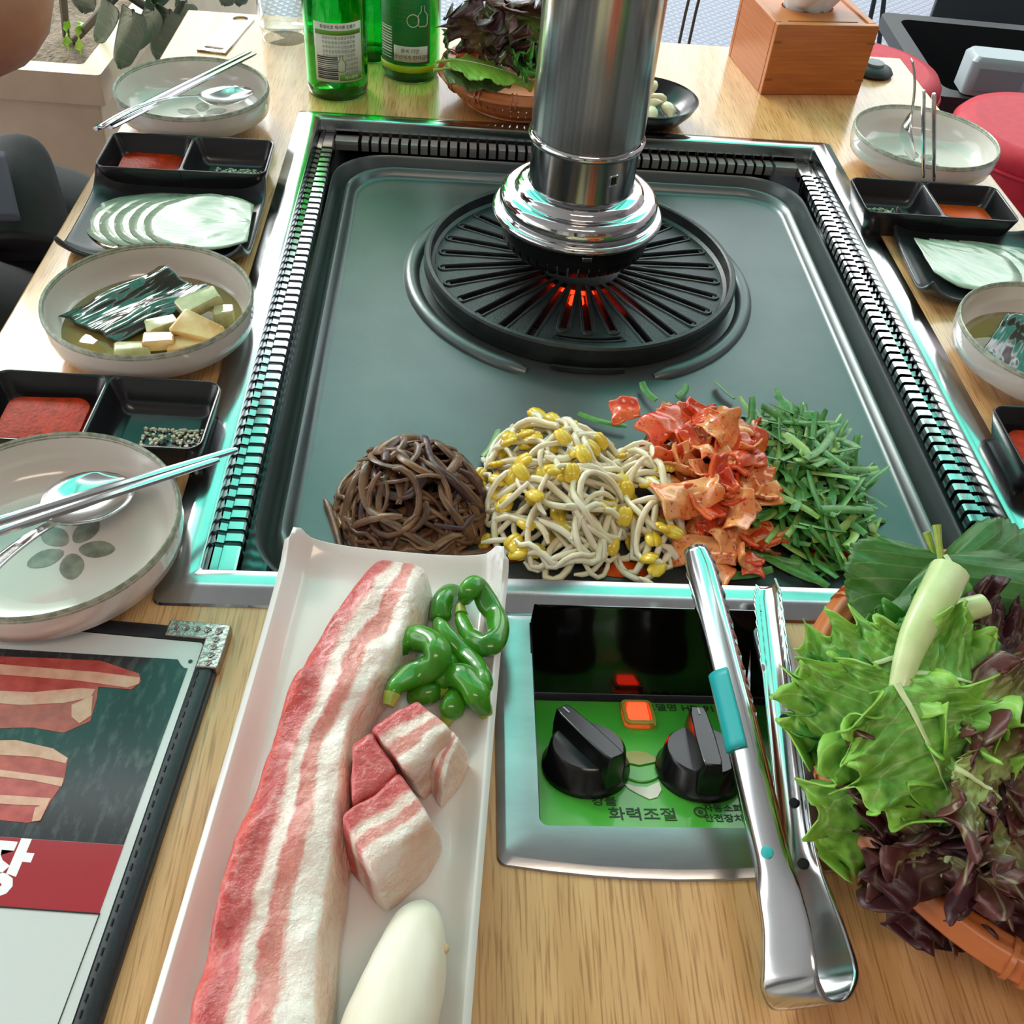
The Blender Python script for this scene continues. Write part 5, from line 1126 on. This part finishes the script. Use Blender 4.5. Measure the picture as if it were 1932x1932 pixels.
# far basket
G2 = 'salad leaves in the far basket'
for lb, mm, p0, p1, W, sd_, sh, fr, jg, rl, bd in (
 ('red lettuce leaf standing at the back left of the far basket', 'redlet2', (920, 115, .045), (862, 20, .090), .090, 51, 'lettuce', .011, .1, .6, .3),
 ('brown red lettuce leaf at the top of the far basket', 'redlet', (945, 105, .05), (925, -10, .105), .090, 52, 'lettuce', .011, .1, .2, .3),
 ('red lettuce leaf beside the pipe in the far basket', 'redlet', (1000, 100, .055), (1010, 5, .105), .075, 53, 'lettuce', .010, .1, -.2, .3),
 ('dark lettuce leaf in the shade of the far basket', 'redlet2', (940, 120, .05), (1000, 60, .07), .085, 54, 'lettuce', .010, .1, 0, .4),
 ('crinkled green lettuce in the far basket by the pipe', 'let2', (1030, 90, .066), (965, 105, .060), .060, 55, 'lettuce', .008, .3, 0, .5),
 ('green lettuce tuft right below the crinkled one', 'let2', (1040, 110, .060), (985, 140, .050), .055, 56, 'lettuce', .008, .3, 0, .5),
 ('green lettuce hidden behind the pipe in the far basket', 'let', (1060, 60, .070), (1030, 120, .060), .070, 57, 'lettuce', .008, .3, 0, .5)):
    lf(lb, mm, p0, p1, W, frill=fr, nr=4, cup=.05, bend=bd, seed=sd_, jag=jg, nt=10, shape=sh, roll=rl, group=G2, nu=44, nv=20, crinkle=.006)
lf('bright green perilla leaf in the far basket pointing right', 'perilla_l', (845, 112, .056), (1008, 158, .040), .078, name='perilla_leaf', cat='perilla leaf', frill=.002, nr=3, cup=-.05, bend=.35, seed=61, jag=.10, nt=16, shape='perilla', roll=-.1, group=G2, ribr=.001, nu=60)
lf('grey green perilla leaf under the bright one', 'perilla_d', (838, 130, .050), (965, 162, .038), .050, name='perilla_leaf', cat='perilla leaf', frill=.002, nr=3, cup=-.05, bend=.3, seed=62, jag=.10, nt=16, shape='perilla', roll=.2, group=G2, ribr=.001, nu=60)
lf('small upright green leaf at the left of the far basket', 'perilla', (842, 112, .056), (838, 55, .080), .024, name='perilla_leaf', cat='perilla leaf', frill=.002, nr=3, bend=.5, seed=63, jag=.10, nt=9, shape='perilla', roll=1.2, group=G2, ribr=.001)
for lb, p0, p1 in (('upper perilla stem poking out left of the far basket', (860, 112, .062), (822, 117, .060)), ('lower perilla stem poking out left of the far basket', (850, 128, .056), (818, 133, .054))):
    A, B = at(*p0), at(*p1); k = MB(); k.tube([V(), (B-A)*.5, B-A], [.0013, .0013, .0018], 8); par = LEAVES[-3 if 'upper' in lb else -2]; k.obj('stem', m['pstem'], par, loc=A-V(par.location))['label'] = lb

# ================================================================== behind the table
def stool(label, c, r, h=.45):
    o = thing('stool', label, 'stool', (c[0], c[1], 0), 0, 'round red stools')
    k = MB(); k.lathe([(0, h), (r*.8, h), (r*.93, h-.005), (r*.99, h-.018), (r, h-.035), (r*.985, h-.040), (r, h-.046), (r, h-.17), (r*.97, h-.19), (0, h-.19)], 72); k.obj('seat', m['redvinyl'], o, ang=50)
    k = MB(); k.tube([(r*1.0*cos(t), r*1.0*sin(t), h-.038) for t in [2*pi*i/64 for i in range(65)]], .004, 6); k.obj('piping', m['redvinyl'], o)
    for i in range(4):
        a = pi/4+i*pi/2; q = MB(); q.tube([(r*.7*cos(a), r*.7*sin(a), h-.19), (r*.8*cos(a), r*.8*sin(a), 0.004)], .014, 10); q.obj('leg', m['blackp'], o)
    q = MB(); q.tube([(r*.76*cos(t), r*.76*sin(t), .10) for t in [2*pi*i/40 for i in range(41)]], .007, 6); q.obj('foot_ring', m['blackp'], o)
stool('red vinyl stool further back, partly behind the table corner', (.690, 1.672), .165); stool('red vinyl stool nearest the right edge', (.985, 1.425), .178)
# planter and plant
pl = thing('planter', 'cream rectangular planter trough beyond the left table side', 'planter', (-.640, 1.156, 0), rad(-1.5))
k = MB(); PLW, PLD, PLH = .62, 1.3, .55
def pr_(e, z, t=0): return [(x, y, z) for x, y, _ in rr(-PLW+e, -e, e, PLD-e, .006, 0, 2)]
k.loops([pr_(.05, 0), pr_(.05, .01), pr_(.0, PLH-.045), pr_(-.012, PLH-.045), pr_(-.012, PLH), pr_(.022, PLH), pr_(.028, PLH-.30)], True, True, False); k.obj('trough', m['planter'], pl, ang=30)
k = MB(); k.grid(30, 40, lambda u, v: (-PLW+.03+u*(PLW-.06), .03+v*(PLD-.06), PLH-.10+.02*N.noise(V((u*9, v*16, 1)))+.01*N.noise(V((u*30, v*50, 4))))); k.obj('soil', m['soil'], pl, ang=180)['kind'] = 'stuff'
R = random.Random(3)
for (px, py, h) in ((130, 95, -.26), (152, 100, -.26)):
    A = at(px, py, h); B = A+V((.01, .0, .05)); leaf('dry_leaf', 'yellowed shoot growing in the planter soil' if px == 152 else 'withered pale leaf in the planter soil', 'leaf', 'perilla_l', A, B, .022, frill=.004, nr=2, bend=.4, seed=px, shape='tongue', rib=None)
plant = thing('rubber_plant', 'grey green leafy plant growing by the table corner', 'plant', (-.55, 1.45, .40))
def plant_leaf(p0, p1, W, sd_, roll=0, bend=.5):
    o = leaf('leaf', None, None, 'ficus', p0, p1, W*.62, frill=.0012, nr=1, cup=.05, bend=bend, seed=sd_, shape='tongue', roll=roll, rib='twig', ribr=.0018, nu=24, nv=12)
    o.parent = plant; o.location = V(p0)-plant.location; del_keys = [k_ for k_ in ('label', 'category') if k_ in o]
    return o
def stem_(pts, r):
    k = MB(); k.tube([p-plant.location for p in cr(pts, 5)], r, 7); k.obj('stem', m['twig'], plant)
hb = -.08
for p0, p1, W, rl in (((202, 0, .0), (182, 80, -.12), .045, .9), ((250, 20, .0), (225, 130, -.16), .060, .7), ((320, 20, .0), (300, 118, -.14), .075, .6), ((330, -20, .02), (285, 20, -.02), .05, .3), ((345, 5, .0), (345, 40, -.08), .05, .5), ((150, -10, .03), (158, 25, -.02), .05, .4), ((290, 10, 0.), (250, 90, -.12), .05, 1.1), ((400, -40, .05), (420, 10, -.03), .06, .5), ((440, -50, .05), (450, 12, -.03), .05, .3)):
    plant_leaf(at(p0[0], p0[1], p0[2]-.05), at(p1[0], p1[1], p1[2]-.05), W, int(p0[0]), rl)
stem_([at(330, 30, -.12), at(280, 15, -.10), at(230, -20, -.05), at(200, -60, .0)], .006)
stem_([at(125, 70, -.30), at(122, 30, -.2), at(115, -40, -.05)], .006); stem_([at(330, 30, -.12), at(360, -20, -.05), at(430, -60, .0)], .005); stem_([at(140, 78, -.30), at(230, -20, -.05)], .006)
# things on the floor at the back right
def prop(name, label, cat, loc, rz=0): return thing(name, label, cat, loc, rz)
P = at(1850, 120, -.35); o = prop('storage_crate', 'black plastic crate behind the red stools', 'crate', (1.30, 2.02, 0), rad(-4))
k = MB(); k.loops([rr(-.32, .45, -.2, .22, .03, 0), rr(-.34, .47, -.22, .24, .03, .31), rr(-.37, .50, -.25, .27, .03, .32), rr(-.37, .50, -.25, .27, .03, .35), rr(-.33, .46, -.21, .23, .03, .35), rr(-.32, .45, -.2, .22, .03, .12)], True, True, True); k.obj('crate_body', m['blackp'], o, ang=40)
P = at(1868, 122, -.30); o = prop('plastic_box', 'light grey plastic box on the black crate', 'box', (1.055, 1.84, .352), rad(-6))
k = MB(); k.loops([rr(-.068, .068, -.04, .04, .014, 0), rr(-.068, .068, -.04, .04, .014, .068), rr(-.060, .060, -.033, .033, .014, .078)], True, True, True); k.obj('box_body', m['greyp'], o, ang=40)
k = MB(); k.box((0, -.0405, .034), (.10, .003, .05)); k.obj('front_panel', m['greyp2'], o, smooth=False, bevel=.003)
P = at(1830, 40, -.60); o = prop('black_panel', 'tall black board standing behind the crate', 'board', (P.x+.10, P.y+.35, 0), rad(-10)); k = MB(); k.box((.1, 0, .45), (.34, .03, .90)); k.obj('board', m['blackp'], o, smooth=False, bevel=.004)
for lb, mm, dx in (('green cable hanging beside the black board', 'cable', .32), ('white cable hanging beside the black board', 'cablew', .345)):
    k = MB(); k.tube(cr([(dx+.05, -.05, .9), (dx+.02, -.05, .7), (dx-.02, -.06, .5), (dx-.04, -.08, .42)], 6), .008, 8); tag(k.obj('cable', m[mm], loc=(P.x+.10, P.y+.35, 0), rot=(0, 0, rad(-10))), lb, 'cable')
P = at(1690, 20, -.5); o = prop('tripod_stand', 'grey metal post with black folding legs at the back', 'stand', (P.x, P.y+.5, 0)); k = MB(); k.tube([(-.06, 0, 0), (-.06, 0, 1.1)], .022, 14); k.obj('post', m['steel2'], o)
for x0, x1 in ((-.04, .10), (.08, -.10), (.0, .05)): k = MB(); k.tube([(x0+.04, -.06, .75), (x1+.05, -.10, .004)], .008, 8); k.obj('leg', m['blackp'], o)
for lb, px, dx in (('dark hanging cord with a knot right of the pipe', 1246, 0), ('left of two thin dark cords behind the table', 1318, .06), ('right of two thin dark cords behind the table', 1338, .06)):
    A = at(px, 88, -.06); k = MB(); pts = [V((-.01 if dx else 0, 0, -.66)), V((0, 0, 0)), V((dx*.4, .01, .12)), V((dx, .0, .30)), V((dx*2.2, .02, .9)), V((dx*3, .03, 1.86))]; k.tube(cr(pts, 5), .0022 if dx else .0028, 6)
    if not dx: k.tube([V((0, 0, .052)), V((.002, 0, .060)), V((0, 0, .068))], [.002, .006, .002], 6); k.tube([V((-.008, 0, .058)), V((.010, 0, .062))], .0016, 5)
    tag(k.obj('hanging_cord', m['twig'], loc=A+V((0, .12, 0))), lb, 'cord')

# ================================================================== person at the left
per = thing('person', 'person in black clothes seated left of the table, elbow bent', 'person', (-.90, .63, 0))
def skinmesh(name, pts, edges, mm, root=0, sub=2):
    me = bpy.data.meshes.new(name); og = V(per.location); me.from_pydata([V(p[:3])-og for p in pts], edges, []); me.materials.append(mm); o = bpy.data.objects.new(name, me); COL.objects.link(o); o.parent = per
    sk = o.modifiers.new('skin', 'SKIN'); sk.use_smooth_shade = True
    for i, p in enumerate(pts):
        d = me.skin_vertices[0].data[i]; d.radius = (p[3], p[4] if len(p) > 4 else p[3]); d.use_root = i == root
    q = o.modifiers.new('sub', 'SUBSURF'); q.levels = sub; q.render_levels = sub; return o
z = T
E1 = at(72, 72, .050)              # elbow
body = [(-.92, 0.630, .50, .13, .15), (-.92, 0.630, .66, .12, .15), (-.90, 0.630, .85, .13, .16), (-.87, 0.630, 1.02, .11, .15), (-.85, 0.630, 1.12, .055), (-.83, 0.630, 1.20, .055), (-.815, 0.630, 1.27, .085, .075), (-.815, 0.630, 1.36, .09, .08),
 (-.86, 0.450, 1.05, .055), (-.78, 0.420, .96, .047), (E1.x-.02, E1.y-.02, E1.z+.01, .070), (E1.x-.035, E1.y+.05, E1.z+.08, .056), (E1.x-.10, E1.y+.10, E1.z+.20, .030), (E1.x-.12, E1.y+.12, E1.z+.25, .034),
 (-.86, 0.810, 1.05, .055), (-.74, 0.850, .90, .045), (-.66, 0.810, .80, .04), (-.62, 0.750, .90, .033), (-.62, 0.730, .97, .03),
 (-.84, 0.540, .52, .095), (-.60, 0.530, .52, .080), (-.51, 0.530, .50, .062), (-.50, 0.530, .30, .055), (-.51, 0.530, .09, .04), (-.43, 0.530, .035, .035),
 (-.84, 0.730, .52, .095), (-.60, 0.740, .52, .080), (-.51, 0.750, .50, .062), (-.50, 0.750, .30, .055), (-.51, 0.750, .09, .04), (-.43, 0.750, .035, .035)]
edg = [(0, 1), (1, 2), (2, 3), (3, 4), (4, 5), (5, 6), (6, 7), (3, 8), (8, 9), (9, 10), (10, 11), (11, 12), (12, 13), (3, 14), (14, 15), (15, 16), (16, 17), (17, 18), (0, 19), (19, 20), (20, 21), (21, 22), (22, 23), (23, 24), (0, 25), (25, 26), (26, 27), (27, 28), (28, 29), (29, 30)]
for wi, pi_ in ((12, 13), (17, 18)):
    W0, P0_ = V(body[wi][:3]), V(body[pi_][:3]); dd = (P0_-W0).normalized(); sd_ = dd.cross(V((1, 0, .2))).normalized(); nn_ = dd.cross(sd_)
    body[pi_] = body[pi_][:3]+(.030, .020)
    for j_, (ln, off) in enumerate(((.060, -.030), (.072, -.010), (.068, .011), (.054, .030))):
        q0 = P0_+dd*.022+sd_*off; q1 = q0+dd*ln*.5+nn_*.006; q2 = q0+dd*ln*.85+nn_*.030; b0_ = len(body)
        body += [tuple(q0)+(.0105,), tuple(q1)+(.0095,), tuple(q2)+(.0085,)]; edg += [(pi_, b0_), (b0_, b0_+1), (b0_+1, b0_+2)]
    q0 = P0_-dd*.005-sd_*.036; q1 = q0+dd*.022-sd_*.018+nn_*.012; q2 = q1+dd*.026+nn_*.012; b0_ = len(body)
    body += [tuple(q0)+(.012,), tuple(q1)+(.010,), tuple(q2)+(.009,)]; edg += [(pi_, b0_), (b0_, b0_+1), (b0_+1, b0_+2)]
skinmesh('body', body, edg, m['skin'])
tr = [(-.92, 0.630, .50, .145, .165), (-.84, 0.540, .525, .115), (-.60, 0.530, .525, .100), (-.50, 0.530, .50, .080), (-.50, 0.530, .30, .068), (-.51, 0.530, .10, .06), (-.84, 0.730, .525, .115), (-.60, 0.740, .525, .100), (-.50, 0.750, .50, .080), (-.50, 0.750, .30, .068), (-.51, 0.750, .10, .06)]
skinmesh('trousers', tr, [(0, 1), (1, 2), (2, 3), (3, 4), (4, 5), (0, 6), (6, 7), (7, 8), (8, 9), (9, 10)], m['cloth'])
tp = [(-.92, 0.630, .48, .155, .175), (-.92, 0.630, .66, .145, .175), (-.90, 0.630, .85, .15, .18), (-.87, 0.630, 1.03, .12, .165), (-.86, 0.450, 1.06, .07), (-.80, 0.430, .99, .06), (-.86, 0.810, 1.06, .07), (-.78, 0.830, .97, .06)]
skinmesh('top', tp, [(0, 1), (1, 2), (2, 3), (3, 4), (4, 5), (3, 6), (6, 7)], m['cloth'])
k = MB(); pts_ = cr([at(34, 268, -.11), at(36, 310, -.125), at(34, 380, -.15), at(40, 480, -.19)], 6)
k.tube([p-V(per.location) for p in pts_], [.012, .020, .026, .03, .034, .036]*0+[interp([(0, .016), (.06, .026), (.35, .036), (1, .06)], j/(len(pts_)-1)) for j in range(len(pts_))], 14); k.obj('jacket_fold', m['cloth'], per, ang=180)
k = MB(); k.grid(10, 6, lambda u, v: at(lerp(-30, 8+30*u, v), lerp(285, 415, u), -.085-.03*u)-V(per.location)); k.obj('jacket_lining', m['shirt'], per, solid=.004, ang=180)
k = MB(); k.lathe([(0, .12), (.05, .112), (.085, .08), (.098, .03), (.095, -.02), (.085, -.05)], 28); hr = k.obj('hair', m['hair'], per, loc=(-.825+.90, 0, 1.345), ang=180); hr.rotation_euler = (0, rad(-18), 0)
for s_ in (-1, 1):
    k = MB(); k.lathe([(0, .006), (.009, .004), (.011, 0), (.006, -.004), (0, -.005)], 12); k.obj('eye', m['blackp'], per, loc=(.165, s_*.033, 1.325), rot=(0, pi/2, 0))
    k = MB(); k.lathe([(0, .008), (.018, .006), (.022, 0), (.012, -.006), (0, -.007)], 12); k.obj('ear', m['skin'], per, loc=(.085, s_*.085, 1.315), rot=(pi/2, 0, 0))
k = MB(); k.tube([(.165, 0, 1.335), (.185, 0, 1.305), (.175, 0, 1.29)], [.008, .014, .010], 8); k.obj('nose', m['skin'], per)
k = MB(); k.tube([(.160, -.022, 1.262), (.172, 0, 1.264), (.160, .022, 1.262)], [.003, .006, .003], 8); k.obj('lips', m['pmeat'], per)
k = MB(); k.lathe([(0, .335), (.15, .335), (.16, .325), (.16, .26), (.05, .24), (.03, .23), (.03, .02), (.15, .015), (.15, 0), (0, 0)], 40); tag(k.obj('seat_stool', m['redvinyl'], loc=(-.93, .63, 0)), 'red stool under the seated person', 'stool')
